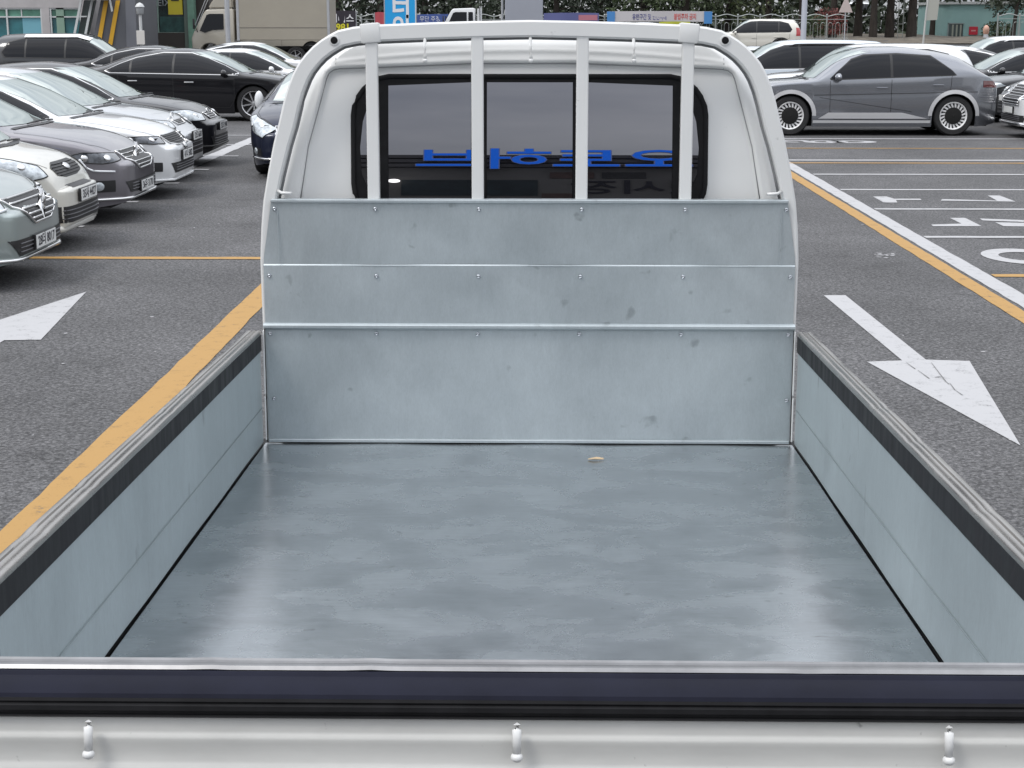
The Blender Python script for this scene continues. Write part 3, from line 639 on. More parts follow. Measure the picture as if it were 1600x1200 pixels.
def car(name, label, x, y, rot=0, shape='sedan', pnt=None, cat='car', group=None, z=None, L=None, W=None, H=None, wheel=None, front=None, roofrail=False, chrome=True, plate=None, blackroof=False, mirror=None, pillar=None, arch=None, rear=None, extra=None, folded=False, lights=M_LAMP, r=None, fronted=None, glassm=None):
    s = SHAPES[shape]; L = L or s['L']; W = W or s['W']; H = H or s['H']; h = L/2; kx = L/s['L']; r = r or s['r']
    top = pchip([(a*h, b*H) for a, b in s['top']]); belt = pchip([(a*h, b*H) for a, b in s['belt']])
    wf, wr = s['wb'][0]*kx, s['wb'][1]*kx; Ra = r+.035; zb0 = .165; pnt = pnt or P_WHITE; gl = glassm or M_GLASS
    root = thing(name, label, cat, (x, y, gz(y) if z is None else z), rot, group)
    fb = h-.95; rb = -h+.75
    def ws(px):
        k = 0
        if px > fb: k = .30*((px-fb)/(h-fb))**2.6
        if px < rb: k = .20*((rb-px)/(h+rb))**2.6
        return W/2*(1-k)
    st = set([-h+i*(L/92) for i in range(93)]+[wf-Ra-.001, wf-Ra+.001, wf+Ra-.001, wf+Ra+.001, wr-Ra-.001, wr-Ra+.001, wr+Ra-.001, wr+Ra+.001]+[h-.01*i for i in range(6)]+[-h+.01*i for i in range(6)])
    st = sorted(q for q in st if -h-1e-6 <= q <= h+1e-6)
    NL, NU = 11, 15
    def section(px):
        zt, zs = top(px), belt(px); zs = min(zs, zt-.02); w0 = ws(px)
        zb = zb0+.05*max(0, (px-h+.5)/.5)**2+.06*max(0, (-h+.5-px)/.5)**2
        for wc in (wf, wr):
            if abs(px-wc) < Ra: zb = max(zb, r+sqrt(Ra*Ra-(px-wc)**2))
        zb = min(zb, zs-.03)
        cab = max(0, min(1, (zt-zs-.12)/.25)); nn = 2.3+(s['n']-2.3)*cab; tb = .36*cab
        half = []
        for i in range(NL):
            t = i/NL; zz = zb+(zs-zb)*t; q = (zs-zz)/max(.2, zs-.2)
            yy = w0*(1+.012*sin(pi*min(1, q*1.1))-.075*max(0, q-.55)**1.6*2)
            yy -= .010*math.exp(-((q-.30)/.035)**2)*(1 if -h*.8 < px < h*.75 else 0)
            half.append((yy, zz))
        for i in range(NU+1):
            th = pi/2*i/NU; cx, sx = cos(th)**(2/nn), sin(th)**(2/nn)
            if i == NU: cx, sx = 0, 1
            zz = zs+(zt-zs)*sx; half.append((w0*cx*(1-tb*(zz-zs)/max(.2, H-zs)*.55), zz))
        full = half+[(-a, b) for a, b in half[-2::-1]]
        return full
    bm = B(); rings = [[bm.verts.new((px, a, b)) for a, b in section(px)] for px in st]
    for A, D in zip(rings, rings[1:]):
        for j in range(len(A)-1): bm.faces.new((A[j], A[j+1], D[j+1], D[j]))
    for ring, sg, bl in ((rings[-1], 1, .10), (rings[0], -1, .05)):
        prev = ring; n = len(ring); zc = sum(v.co.z for v in ring)/n; x0 = ring[0].co.x
        for k, dx in ((.975, .35), (.92, .62), (.80, .80), (.62, .92), (.4, .98), (.2, 1)):
            cur = [bm.verts.new((x0+sg*bl*dx, v.co.y*k, zc+(v.co.z-zc)*(k if k > .9 else k))) for v in ring]
            for j in range(n-1): bm.faces.new((prev[j], prev[j+1], cur[j+1], cur[j]) if sg > 0 else (prev[j+1], prev[j], cur[j], cur[j+1]))
            bm.faces.new((prev[n-1], prev[0], cur[0], cur[n-1]) if sg > 0 else (prev[0], prev[n-1], cur[n-1], cur[0]))
            prev = cur
        bm.faces.new(prev)
    fixn(bm); bvh = BVHTree.FromBMesh(bm)
    if blackroof:
        for f in bm.faces:
            c = f.calc_center_median()
            f.material_index = 1 if c.z > H*.93 and c.x < h*.3 else 0
    obj('body', bm, [pnt, P_BLACK] if blackroof else pnt, root, smooth=40)
    def project(o, d):
        hit, n, i, dist = bvh.ray_cast(o, d)
        return (hit, n) if hit else (None, None)
    def cell(poly, f, res, off, clips=()):
        """convex outline poly in (u,v); f(u,v) -> (origin, direction)"""
        us = [p[0] for p in poly]; vs = [p[1] for p in poly]; u0, u1, v0, v1 = min(us), max(us), min(vs), max(vs)
        g = B(); nu = max(3, int((u1-u0)/res[0])+2); nv = max(3, int((v1-v0)/res[1])+2)
        grid(g, nu, nv, lambda a, b: Vector((u0+(u1-u0)*a, v0+(v1-v0)*b, 0)))
        area = sum(poly[i][0]*poly[(i+1) % len(poly)][1]-poly[(i+1) % len(poly)][0]*poly[i][1] for i in range(len(poly)))
        for i in range(len(poly)):
            a, b = poly[i], poly[(i+1) % len(poly)]; e = (b[0]-a[0], b[1]-a[1])
            if math.hypot(*e) < 1e-6: continue
            no = Vector((e[1], -e[0], 0)) if area > 0 else Vector((-e[1], e[0], 0))
            bmesh.ops.bisect_plane(g, geom=g.verts[:]+g.edges[:]+g.faces[:], plane_co=(*a, 0), plane_no=no, clear_outer=True)
        for co, no in clips: bmesh.ops.bisect_plane(g, geom=g.verts[:]+g.edges[:]+g.faces[:], plane_co=co, plane_no=no, clear_outer=True)
        dead = []
        for v in g.verts:
            hit, n = project(*f(v.co.x, v.co.y))
            if hit is None: dead.append(v); continue
            if n.dot(f(0, 0)[1] if False else Vector((0, 0, 0))) > 0: pass
            v.co = hit+n*off
        if dead: bmesh.ops.delete(g, geom=dead, context='VERTS')
        return g
    side = lambda sg: (lambda u, v: (Vector((u, sg*3, v)), Vector((0, -sg, 0))))
    piv = h-1.2
    fr = lambda a, v: (Vector((piv+4*cos(R(a)), 4*sin(R(a)), v)), Vector((-cos(R(a)), -sin(R(a)), 0)))
    rr_ = lambda a, v: (Vector((-piv-4*cos(R(a)), 4*sin(R(a)), v)), Vector((cos(R(a)), -sin(R(a)), 0)))
    wsf = lambda u, v: (Vector((5, u, v)), Vector((-1, 0, 0))); rwf = lambda u, v: (Vector((-5, u, v)), Vector((1, 0, 0)))
    def put(nm, g, m, lab=None):
        if len(g.faces) == 0: g.free(); return None
        fixn(g); c = sum((f.normal.dot(f.calc_center_median()-Vector((0, 0, .7))) for f in g.faces))
        if c < 0: bmesh.ops.reverse_faces(g, faces=g.faces)
        return obj(nm, g, m, root, lab, True)
    # windscreens
    put('windshield', cell([(a*W/1.84, b*H) for a, b in s['ws']], wsf, (.05, .03), .004), M_WSH)
    put('rear_window', cell([(a*W/1.84, b*H) for a, b in s['rw']], rwf, (.05, .03), .004), gl)
    win = [(a*h, b*H) for a, b in s['win']]
    for sg in (-1, 1):
        if chrome: put('window_trim', cell([(cx_+(u-cx_)*1.018, cz_+(v-cz_)*1.055) for cx_, cz_ in [(sum(p[0] for p in win)/len(win), sum(p[1] for p in win)/len(win))] for u, v in win], side(sg), (.06, .03), .0025), M_CHROME)
        put('window_surround', cell(win, side(sg), (.06, .03), .004), M_DARKP)
        sp = s['splits']; cxx = sum(p[0] for p in win)/len(win); czz = sum(p[1] for p in win)/len(win)
        ins = [(cxx+(u-cxx)*.975, czz+(v-czz)*.90) for u, v in win]
        for a, b in zip(sp, sp[1:]):
            put('side_window', cell(ins, side(sg), (.05, .03), .0065, [((a*h+.025, 0, 0), (-1, 0, 0)), ((b*h-.025, 0, 0), (1, 0, 0))]), gl)
        # seams
        def seam(l, wd=.004, m=M_DARKP, nm='door_seam', off=.0035):
            pts = []
            for (ax, az), (bx, bz) in zip(l, l[1:]):
                k = max(2, int(math.hypot(bx-ax, bz-az)/.06)); pts += [(ax+(bx-ax)*i/k, az+(bz-az)*i/k) for i in range(k)]
            pts.append(l[-1]); g = B(); prev = None
            for i, (a, b) in enumerate(pts):
                p, q = pts[max(0, i-1)], pts[min(len(pts)-1, i+1)]; t = Vector((q[0]-p[0], q[1]-p[1])).normalized(); cur = []
                for k in (-1, 1):
                    hit, n = project(*side(sg)(a-t.y*wd*k, b+t.x*wd*k))
                    if hit is None: cur = None; break
                    cur.append(g.verts.new(hit+n*off))
                if prev and cur: g.faces.new((prev[0], prev[1], cur[1], cur[0]))
                prev = cur
            return put(nm, g, m)
        wb = lambda u: belt(u)+.01
        fx = .44*h if shape != 'cuv' else .33*h
        seam([(fx, wb(fx)), (fx-.01, .45), (fx-.10, .30)]); seam([(sp[-2]*h+.0, wb(0)), (sp[-2]*h, .30)])
        rx = sp[0]*h+.10 if shape != 'sedan' else -.50*h
        seam([(rx, wb(rx)), (rx+.02, .78 if rx < wr+Ra+.1 else .6), (max(rx, wr+Ra)+.05, .50), (max(rx+.05, wr+Ra+.03), .30)])
        seam([(fx-.1, .295), (max(rx+.05, wr+Ra+.03), .295)])
        for u in (fx-.95, sp[-2]*h-.85):
            zz = belt(u)-.10*H*.9; hit, n = project(*side(sg)(u, zz))
            if hit:
                bm = B(); box(bm, u-.10, u+.10, hit.y-.018, hit.y+.018, zz-.014, zz+.014, .007); obj('door_handle', bm, M_CHROME if chrome else pnt, root, smooth=40)
        # mirror
        mxx = .36*h if shape not in ('cuv',) else .27*h; zz = wb(mxx)+.05; yy = sg*(W/2+(.045 if folded else .09)); fm = (.05, .065, .135, 1) if folded else (.075, .125, .075, 1)
        bm = B(); bmesh.ops.create_icosphere(bm, subdivisions=3, radius=1, matrix=Matrix.Translation((mxx, yy, zz+.015)) @ Matrix.Diagonal(fm))
        for v in bm.verts: v.co.x = max(v.co.x, mxx-.035)
        tube(bm, [(mxx+.01, sg*(W/2-.09), zz-.03), (mxx, yy-sg*.03, zz-.04)], .022, 8)
        obj('side_mirror', bm, mirror or pnt, root, smooth=50)
        if arch:
            for wc in (wf, wr):
                g = B(); prev = None; ao = Ra+.075
                for i in range(25):
                    a = pi*i/24; cur = []
                    for q in (Ra+.004, ao):
                        px, pz = wc+q*cos(a), max(.24, r+q*sin(a)); hit, n = project(*side(sg)(px, pz)); cur.append(g.verts.new(hit+Vector((0, sg*.006, 0))) if hit else None)
                    if prev and all(cur) and all(prev): g.faces.new((prev[0], prev[1], cur[1], cur[0]))
                    prev = cur
                put('arch_trim', g, arch)
        if roofrail:
            pts = []
            for i in range(13):
                u = -.62*h+(.62+.02)*h*i/12; hit, n = project(Vector((u, sg*W*.345, 4)), Vector((0, 0, -1)))
                if hit: pts.append(hit+Vector((0, 0, .035 if 0 < i < 12 else .0)))
            bm = B(); tube(bm, pts, .014, 8); obj('roof_rail', bm, roofrail, root, smooth=True)
        if shape == 'cuv' and arch:   # lower cladding, creases
            put('sill_cladding', cell([(wf-Ra-.02, .235), (wf-Ra-.02, .285), (wr+Ra+.02, .285), (wr+Ra+.02, .235)], side(sg), (.1, .02), .006), P_CLAD)
            put('door_cladding', cell([(wf-Ra-.12, .315), (wf-Ra-.30, .425), (wr+Ra+.55, .425), (wr+Ra+.08, .315)], side(sg), (.08, .02), .004), P_CLAD)
            seam([(1.05, .74), (-1.95, .80)], .006); seam([(.95, .70), (-.75, .44)], .004)
        if extra == 'visor':
            seam([(.22*h, .89*H), (.05*h, .952*H), (-.55*h, .952*H)], .035, P_WHITE, 'rain_visor', .03)
    # bonnet shut lines and the dark cowl below the windscreen
    def topline(pts, wd, m, nm, off=.003):
        P = []
        for (a, b), (c, d) in zip(pts, pts[1:]):
            k = max(2, int(math.hypot(c-a, d-b)/.07)); P += [(a+(c-a)*i/k, b+(d-b)*i/k) for i in range(k)]
        P.append(pts[-1]); g = B(); prev = None
        for i, (a, b) in enumerate(P):
            p, q = P[max(0, i-1)], P[min(len(P)-1, i+1)]; t = Vector((q[0]-p[0], q[1]-p[1])).normalized(); cur = []
            for k in (-1, 1):
                hit, n = project(Vector((a-t.y*wd*k, b+t.x*wd*k, 4)), Vector((0, 0, -1)))
                if hit is None: cur = None; break
                cur.append(g.verts.new(hit+n*off))
            if prev and cur: g.faces.new((prev[0], prev[1], cur[1], cur[0]))
            prev = cur
        return put(nm, g, m)
    cw = s['ws'][0][0]*W/1.84; xc = next((q*.01*h for q in range(20, 95) if top(q*.01*h) < s['ws'][0][1]*H), .5*h)
    topline([(xc-.02, -cw*.98), (xc+.06, -cw*.5), (xc+.085, 0), (xc+.06, cw*.5), (xc-.02, cw*.98)], .030, M_DARKP, 'windshield_cowl', .006)
    for sg in (-1, 1): topline([(xc+.03, sg*W*.44), ((xc+h)/2, sg*W*.425), (h-.30, sg*W*.38), (h-.12, sg*W*.28)], .0035, M_DARKP, 'bonnet_seam')
    for k in (-.35, .12):
        bm = B(); pts = []
        for i in range(8):
            u = k+.48*i/7; hit, n = project(Vector((xc+.03-.02*i/7, u*W/1.84, 4)), Vector((0, 0, -1)))
            if hit: pts.append(hit+n*.02)
        if len(pts) > 2: tube(bm, pts, .009, 5); obj('wiper', bm, M_DARKP, root)
        else: bm.free()
    # underbody and wheels
    bm = B(); box(bm, -h+.12, h-.10, -W/2+.25, W/2-.25, .17, .72); obj('underbody', bm, M_UNDER, root)
    wk = wheel or dict(n=10)
    for wx in (wf, wr):
        for sg in (-1, 1): put_wheel(root, wx, sg*(W/2-.125), r, sg if sg < 0 else 1, **wk)
    # nose
    F = front or {}
    z_ = lambda q: q
    if F.get('mask'): put('bumper_trim', cell(F['mask'], fr, (3, .03), .003), M_DARKP)
    for i, (poly, m) in enumerate(F.get('patch', [])): put('bumper_trim', cell(poly, fr, (2.5, .03), .004+.0006*i), m)
    if F.get('grille'):
        g_ = put('grille', cell(F['grille'], fr, (2.5, .02), .006), M_DARKP)
        us = [p[0] for p in F['grille']]; vs = [p[1] for p in F['grille']]
        if F.get('rim_chrome', True):
            bm = B(); pts = []
            P = F['grille']
            for (a, b), (c, d) in zip(P, P[1:]+P[:1]):
                for i in range(8):
                    hit, n = project(*fr(a+(c-a)*i/8, b+(d-b)*i/8))
                    if hit: pts.append(hit+n*.008)
            tube(bm, pts, F.get('rim_r', .010), 6, closed=True); obj('grille_frame', bm, M_CHROME, root, smooth=True)
        def hspan(zv):
            xs_ = []
            P = F['grille']
            for (a, b), (c, d) in zip(P, P[1:]+P[:1]):
                if (b > zv) != (d > zv): xs_.append(a+(zv-b)*(c-a)/(d-b))
            return (min(xs_), max(xs_)) if len(xs_) > 1 else None
        nb = F.get('bars', 4)
        for i in range(nb):
            zv = min(vs)+(max(vs)-min(vs))*(i+1)/(nb+1); sp_ = hspan(zv)
            if not sp_: continue
            bm = B(); pts = []
            for k in range(19):
                hit, n = project(*fr(sp_[0]+1+(sp_[1]-sp_[0]-2)*k/18, zv+F.get('vee', 0)*abs(k-9)/9))
                if hit: pts.append(hit+n*.012)
            tube(bm, pts, F.get('bar_r', .008), 6); obj('grille_bar', bm, M_CHROME if F.get('chrome_bars', True) else M_DARKP, root, smooth=True)
    for sg in (-1, 1):
        if F.get('lamp'):
            lp = [(a*sg, b) for a, b in F['lamp']]; put('headlight', cell(lp, fr, (2, .02), .007), lights)
            bm = B(); pts = []
            for (a, b), (c, d) in zip(lp, lp[1:]+lp[:1]):
                for i in range(6):
                    hit, n = project(*fr(a+(c-a)*i/6, b+(d-b)*i/6))
                    if hit: pts.append(hit+n*.005)
            tube(bm, pts, .007, 6, closed=True); obj('headlight_rim', bm, M_DARKP, root, smooth=True)
            ca = sum(p[0] for p in lp)/len(lp); cb = sum(p[1] for p in lp)/len(lp); sa = max(p[0] for p in lp)-min(p[0] for p in lp)
            for k in (-.20, .16):
                hit, n = project(*fr(ca+k*sa, cb))
                if hit:
                    bm = B(); bmesh.ops.create_uvsphere(bm, u_segments=14, v_segments=8, radius=.042, matrix=Matrix.Translation(hit+n*.0) @ n.to_track_quat('Z', 'Y').to_matrix().to_4x4() @ Matrix.Diagonal((1, 1, .45, 1))); obj('lamp_projector', bm, F.get('proj', M_CHROME), root, smooth=True)
            if F.get('drl'):
                bm = B(); pts = []
                D = F['drl']
                for (a, b), (c, d) in zip(D, D[1:]):
                    for i in range(7):
                        hit, n = project(*fr(sg*(a+(c-a)*i/6), b+(d-b)*i/6))
                        if hit: pts.append(hit+n*.012)
                tube(bm, pts, .011, 6); obj('running_light', bm, mat('running_light_white', (.8, .82, .85), .15, 0, 1), root, smooth=True)
        if F.get('fog'):
            fp = [(a*sg, b) for a, b in F['fog']]; put('fog_lamp_recess', cell(fp, fr, (2, .02), .006), M_DARKP)
            ca = sum(p[0] for p in fp)/len(fp); cb = sum(p[1] for p in fp)/len(fp); hit, n = project(*fr(ca, cb))
            if hit:
                bm = B(); bmesh.ops.create_uvsphere(bm, u_segments=14, v_segments=8, radius=.048, matrix=Matrix.Translation(hit+n*.006) @ n.to_track_quat('Z', 'Y').to_matrix().to_4x4() @ Matrix.Diagonal((1.2, 1, .3, 1))); obj('fog_lamp', bm, M_LAMP, root, smooth=True)
    if F.get('intake'):
        put('lower_intake', cell(F['intake'], fr, (2.5, .02), .006), M_DARKP)
        vs = [p[1] for p in F['intake']]; us = [p[0] for p in F['intake']]
        for i in range(3):
            zv = min(vs)+(max(vs)-min(vs))*(i+1)/4; bm = B(); pts = []
            for k in range(15):
                hit, n = project(*fr(min(us)*.8+(max(us)-min(us))*.8*k/14, zv))
                if hit: pts.append(hit+n*.008)
            tube(bm, pts, .006, 5); obj('intake_slat', bm, M_CHROME if F.get('intake_chrome') else mat('slat_grey', (.10, .10, .11), .4), root, smooth=True)
    if F.get('lip'):
        bm = B(); pts = []; a0, zv = F['lip']
        for k in range(25):
            hit, n = project(*fr(-a0+2*a0*k/24, zv))
            if hit: pts.append(hit+n*.012)
        tube(bm, pts, F.get('lip_r', .016), 6); obj('bumper_lip', bm, F.get('lip_m', M_CHROME), root, smooth=True)
    if F.get('lip2'):
        bm = B(); pts = []; a0, zv = F['lip2']
        for k in range(25):
            hit, n = project(*fr(-a0+2*a0*k/24, zv))
            if hit: pts.append(hit+n*.012)
        tube(bm, pts, .035, 8); obj('front_spoiler', bm, pnt, root, smooth=True)
    if front is not None:
        ze = F.get('emblem', .62*H*.9); hit, n = project(*fr(0, ze))
        if hit:
            bm = B(); q = n.to_track_quat('Z', 'Y').to_matrix().to_4x4()
            kd = F.get('badge', 'oval')
            if kd == 'diamond':
                pp = [(0, .105), (.062, 0), (0, -.105), (-.062, 0)]; tube(bm, [hit+n*.03+q @ Vector((a, 0, 0))*0+Vector((0, a, b)) for a, b in pp], .016, 4, closed=True)
            elif kd == 'dot': bmesh.ops.create_uvsphere(bm, u_segments=12, v_segments=8, radius=.055, matrix=Matrix.Translation(hit+n*.01) @ q @ Matrix.Diagonal((1.3, .8, .3, 1)))
            else: tube(bm, [hit+n*.018+Vector((0, .075*cos(2*pi*i/20), .042*sin(2*pi*i/20))) for i in range(20)], .008, 6, closed=True)
            obj('emblem', bm, M_CHROME, root, smooth=True)
        zp = F.get('plate_z', .42); hit, n = project(*fr(0, zp)); px = (hit.x if hit else h)+.035
        bm = B(); box(bm, px-.03, px-.006, -.27, .27, zp-.062, zp+.062, .004); obj('plate_bracket', bm, M_DARKP, root)
        bm = B(); box(bm, px-.006, px, -.26, .26, zp-.055, zp+.055, .002)
        pl = obj('license_plate', bm, M_PLATE, root)
        if plate:
            M = Matrix.Translation((px+.001, 0, zp)) @ Matrix.Rotation(R(90), 4, 'Z') @ Matrix.Rotation(R(90), 4, 'X')
            writing(plate, .105, M, M_INK, pl, 'plate_number', .0008, .002)
    # tail
    for sg in (-1, 1):
        zz = .60*H if shape == 'sedan' else .58*H
        lp = [(sg*a, b) for a, b in ((18, zz-.06), (18, zz+.05), (44, zz+.07), (44, zz-.05))] if rear != 'tall' else [(sg*a, b) for a, b in ((33, zz-.05), (31, zz+.28), (40, zz+.30), (43, zz-.05))]
        put('taillight', cell(lp, rr_, (2, .02), .006), M_TAIL if rear != 'none' else mat('smoked_tail_lamp', (.10, .012, .014), .1, 0, 1))
    return root
WH_T = dict(n=20, style='turbine', rimr=.70, aero=True); WH_L = dict(n=7, style='twin', rimr=.72)
EAST, WEST, SOUTH = 0, pi, -pi/2
def nose(xn, L): return xn-L/2
# front looks: outline points are (azimuth in degrees about a point 1.2 m behind the nose, height)
F_A = dict(grille=[(-23, .70), (23, .70), (17, .60), (9, .50), (-9, .50), (-17, .60)], bars=4, bar_r=.011, rim_r=.012, lamp=[(24, .71), (25, .63), (38, .64), (52, .73), (50, .78), (38, .75)], drl=[(24, .635), (32, .62), (37, .54), (41, .50)],
   intake=[(-28, .40), (28, .40), (23, .27), (-23, .27)], lip=(44, .245), fog=[(33, .42), (33, .28), (45, .30), (45, .42)], emblem=.615, badge='diamond', plate_z=.345)
F_B = dict(grille=[(-14, .80), (-20, .76), (-18, .69), (-8, .66), (8, .66), (18, .69), (20, .76), (14, .80)], bars=5, bar_r=.004, chrome_bars=False, rim_chrome=False, lamp=[(28, .79), (27, .70), (34, .67), (52, .76), (62, .90), (54, .91), (38, .85)],
   intake=[(-30, .42), (30, .42), (26, .27), (-26, .27)], lip2=(42, .215), fog=[(34, .50), (34, .30), (47, .27), (47, .47), (42, .53)], emblem=.745, badge='dot', plate_z=.50, patch=[([(-14, .575), (14, .575), (14, .60), (-14, .60)], M_DARKP)])
F_C = dict(grille=[(-22, .735), (22, .735), (18, .64), (10, .55), (-10, .55), (-18, .64)], bars=4, bar_r=.008, rim_r=.012, lamp=[(24, .725), (24, .66), (36, .635), (48, .66), (52, .72), (44, .755)], drl=[(46, .69), (43, .60), (40, .565), (31, .55)],
   intake=[(-27, .44), (27, .44), (23, .32), (-23, .32)], lip=(42, .265), fog=[(31, .46), (31, .34), (45, .34), (45, .46)], emblem=.665, badge='diamond', plate_z=.36)
F_D = dict(grille=[(-22, .735), (22, .735), (18, .66), (13, .62), (-13, .62), (-18, .66)], bars=5, bar_r=.004, chrome_bars=False, rim_r=.008, lamp=[(23, .73), (24, .65), (36, .665), (54, .715), (56, .755), (40, .75)],
   intake=[(-26, .43), (26, .43), (22, .31), (-22, .31)], fog=[(30, .44), (30, .335), (46, .34), (46, .46)], emblem=.60, badge='dot', plate_z=.50, lip=(44, .235), lip_m=P_WHITE)
F_E = dict(grille=[(-14, .78), (14, .78), (11, .73), (-11, .73)], bars=2, bar_r=.004, rim_r=.010, lamp=[(20, .78), (22, .70), (42, .70), (52, .78), (40, .82)], intake=[(-22, .55), (22, .55), (20, .33), (-20, .33)], emblem=.82, plate_z=.585)
F_F = dict(grille=[(-15, .76), (15, .76), (12, .68), (-12, .68)], bars=2, rim_r=.011, lamp=[(20, .75), (24, .67), (40, .67), (56, .76), (50, .82), (34, .82)], intake=[(-26, .44), (26, .44), (23, .30), (-23, .30)], lip=(40, .30), lip_m=M_DARKP, emblem=.76, plate_z=.57)
F_H = dict(grille=[(-22, .70), (22, .70), (15, .52), (-15, .52)], bars=4, bar_r=.007, rim_r=.012, lamp=[(20, .68), (26, .56), (38, .62), (52, .80), (46, .84), (32, .77)], fog=[(28, .42), (28, .31), (42, .33), (42, .43)], intake=[(-20, .40), (20, .40), (18, .27), (-18, .27)], lip=(42, .285), emblem=.74, plate_z=.46)
F_W = dict(grille=[(-22, .93), (22, .93), (21, .60), (-21, .60)], bars=6, bar_r=.012, rim_r=.016, lamp=[(25, .88), (25, .70), (44, .72), (48, .88)], intake=[(-30, .42), (30, .42), (28, .30), (-28, .30)], lip=(44, .26), lip_r=.035, lip_m=M_CLAD if False else M_CHROME, emblem=.96, plate_z=.50)
LROW = 'cars parked nose-out along the left row'
car('parked_car', 'pale green silver sedan with chrome grille bars, nearest nose at the left edge', nose(-4.17, 4.85), 13.05, 0, 'sedan', P_SAGE, group=LROW, front=F_A, plate='28더 8017', wheel=WH_L)
car('parked_car', 'cream small hatchback with tall headlights beside the pale green silver sedan', nose(-4.39, 3.6), 15.15, 0, 'box', P_PEARL, group=LROW, front=F_B, plate='35사 4427', L=3.6, H=1.49, chrome=False)
car('parked_car', 'bronze grey car with C-shaped white running light and diamond badge', nose(-4.37, 4.85), 17.4, 0, 'sedan', P_BRONZE, group=LROW, front=F_C, plate='36우 3170', lights=M_LAMPD, W=1.87, H=1.50)
car('parked_car', 'white sedan with black mesh grille and twin round projector lamps', nose(-4.42, 4.85), 19.7, 0, 'sedan', P_WHITE, group=LROW, front=F_D, plate='41나 5082', lights=M_LAMPD)
car('parked_car', 'silver sedan with small thin grille between white and black cars', nose(-4.76, 4.75), 21.7, 0, 'sedan', P_SILV, group=LROW, front=F_E, plate='12로 6630', H=1.48)
car('parked_car', 'black sedan with large clear headlight at far end of the left row', nose(-4.83, 4.8), 24.0, 0, 'sedan', P_BLACK, group=LROW, front=F_F, plate='52고 1948', H=1.49)
car('parked_car', 'long black luxury sedan seen side-on with bright multi-spoke wheel', -7.5, 34.9, 0, 'sedan', P_BLACK, L=5.2, W=1.93, H=1.50, front=F_W, wheel=dict(n=9, style='twin', rimr=.72), r=.37)
car('parked_car', 'dark navy sedan facing the camera beside the white truck cab', -3.0, 21.45+2.4, SOUTH-.02, 'sedan', P_NAVY, front=F_H, W=1.80, folded=True, mirror=P_WHITE, plate=None)
MID = 'cars parked behind the black luxury sedan'
car('parked_car', 'dark boxy crossover with white rain visor above its side windows', -12.1, 43, 0, 'suv', P_DGREY, group=MID, H=1.74, L=4.6, extra='visor', chrome=False)
car('parked_car', 'dark blue car whose roof shows below the boxy crossover', -14.3, 38.0, 0, 'sedan', P_NAVY, group=MID, H=1.46)
car('parked_car', 'black sedan roof just behind the long luxury sedan', -9.7, 41.5, 0, 'sedan', P_BLACK, group=MID)
car('parked_car', 'dark grey sedan standing in front of the slanted grey wall', -13.6, 47.5, 0, 'sedan', P_DGREY, group=MID, H=1.42)
car('parked_car', 'white sedan with white mirror, nearer of the two white ones before the box truck', -7.1, 38.9, 0, 'sedan', P_WHITE, group=MID, H=1.43, chrome=False)
car('parked_car', 'white sedan farther back, roof below the box truck body', -8.2, 46.5, 0, 'sedan', P_WHITE, group=MID, H=1.44, chrome=False)
RROW = 'cars parked on the right side of the lot'
car('parked_car', 'matte grey electric crossover seen side-on with turbine wheels and silver arches', 6.12, 30.85, WEST, 'cuv', P_GREY, front={}, rear='none', wheel=WH_T, arch=P_CLAD, chrome=False, mirror=P_GREY)
car('parked_car', 'white hatchback with slanted windshield right behind the grey crossover', 6.6, 33.6, WEST, 'suv', P_WHITE, group=RROW, H=1.62, chrome=False, L=4.5)
car('parked_car', 'ice blue sport utility vehicle with dark roof rail and greenish glass', 5.55, 36.6, WEST, 'suv', P_ICE, group=RROW, H=1.66, roofrail=M_DARKP, L=4.8)
car('parked_car', 'small silver car low behind the ice blue sport utility vehicle', 5.2, 40.2, WEST, 'sedan', P_SILV, group=RROW, H=1.46, chrome=False)
car('parked_car', 'black sedan with chrome window line behind the grey crossover tail', 11.1, 37.0, WEST, 'sedan', P_BLACK, group=RROW, H=1.49, L=4.95)
car('parked_car', 'pearl white car whose low roof shows left of the railed white one', 10.0, 40.3, WEST, 'sedan', P_WHITE, group=RROW, H=1.47, L=4.7, chrome=False)
car('parked_car', 'white wagon with roof rails near the teal building', 12.0, 42.8, WEST, 'suv', P_WHITE, group=RROW, H=1.68, roofrail=P_WHITE, chrome=False)
car('parked_car', 'slate blue car nose poking out behind the grey crossover', 11.5, 34.6, WEST, 'sedan', P_DGREY, group=RROW, front=F_F, H=1.46)
car('parked_car', 'black car nose with bright lamp between crossover and big white vehicle', 11.6, 32.2, WEST, 'suv', P_BLACK, group=RROW, front=F_E, H=1.5)
car('parked_car', 'big white sport utility vehicle with wide chrome grille cut by right frame edge', 11.15, 29.7, WEST, 'suv', P_WHITE, group=RROW, front=F_W, H=1.74, L=4.9, W=1.96)
car('parked_car', 'ivory compact sport utility vehicle with black roof by the railing', 9.35, 71.5, pi-.12, 'suv', P_SOUL, H=1.60, L=4.15, blackroof=True, rear='tall', chrome=False, arch=M_DARKP)
car('parked_car', 'small white car roof peeking over the truck hoop under banner', 4.1, 66, WEST, 'sedan', P_WHITE, H=1.47, chrome=False)
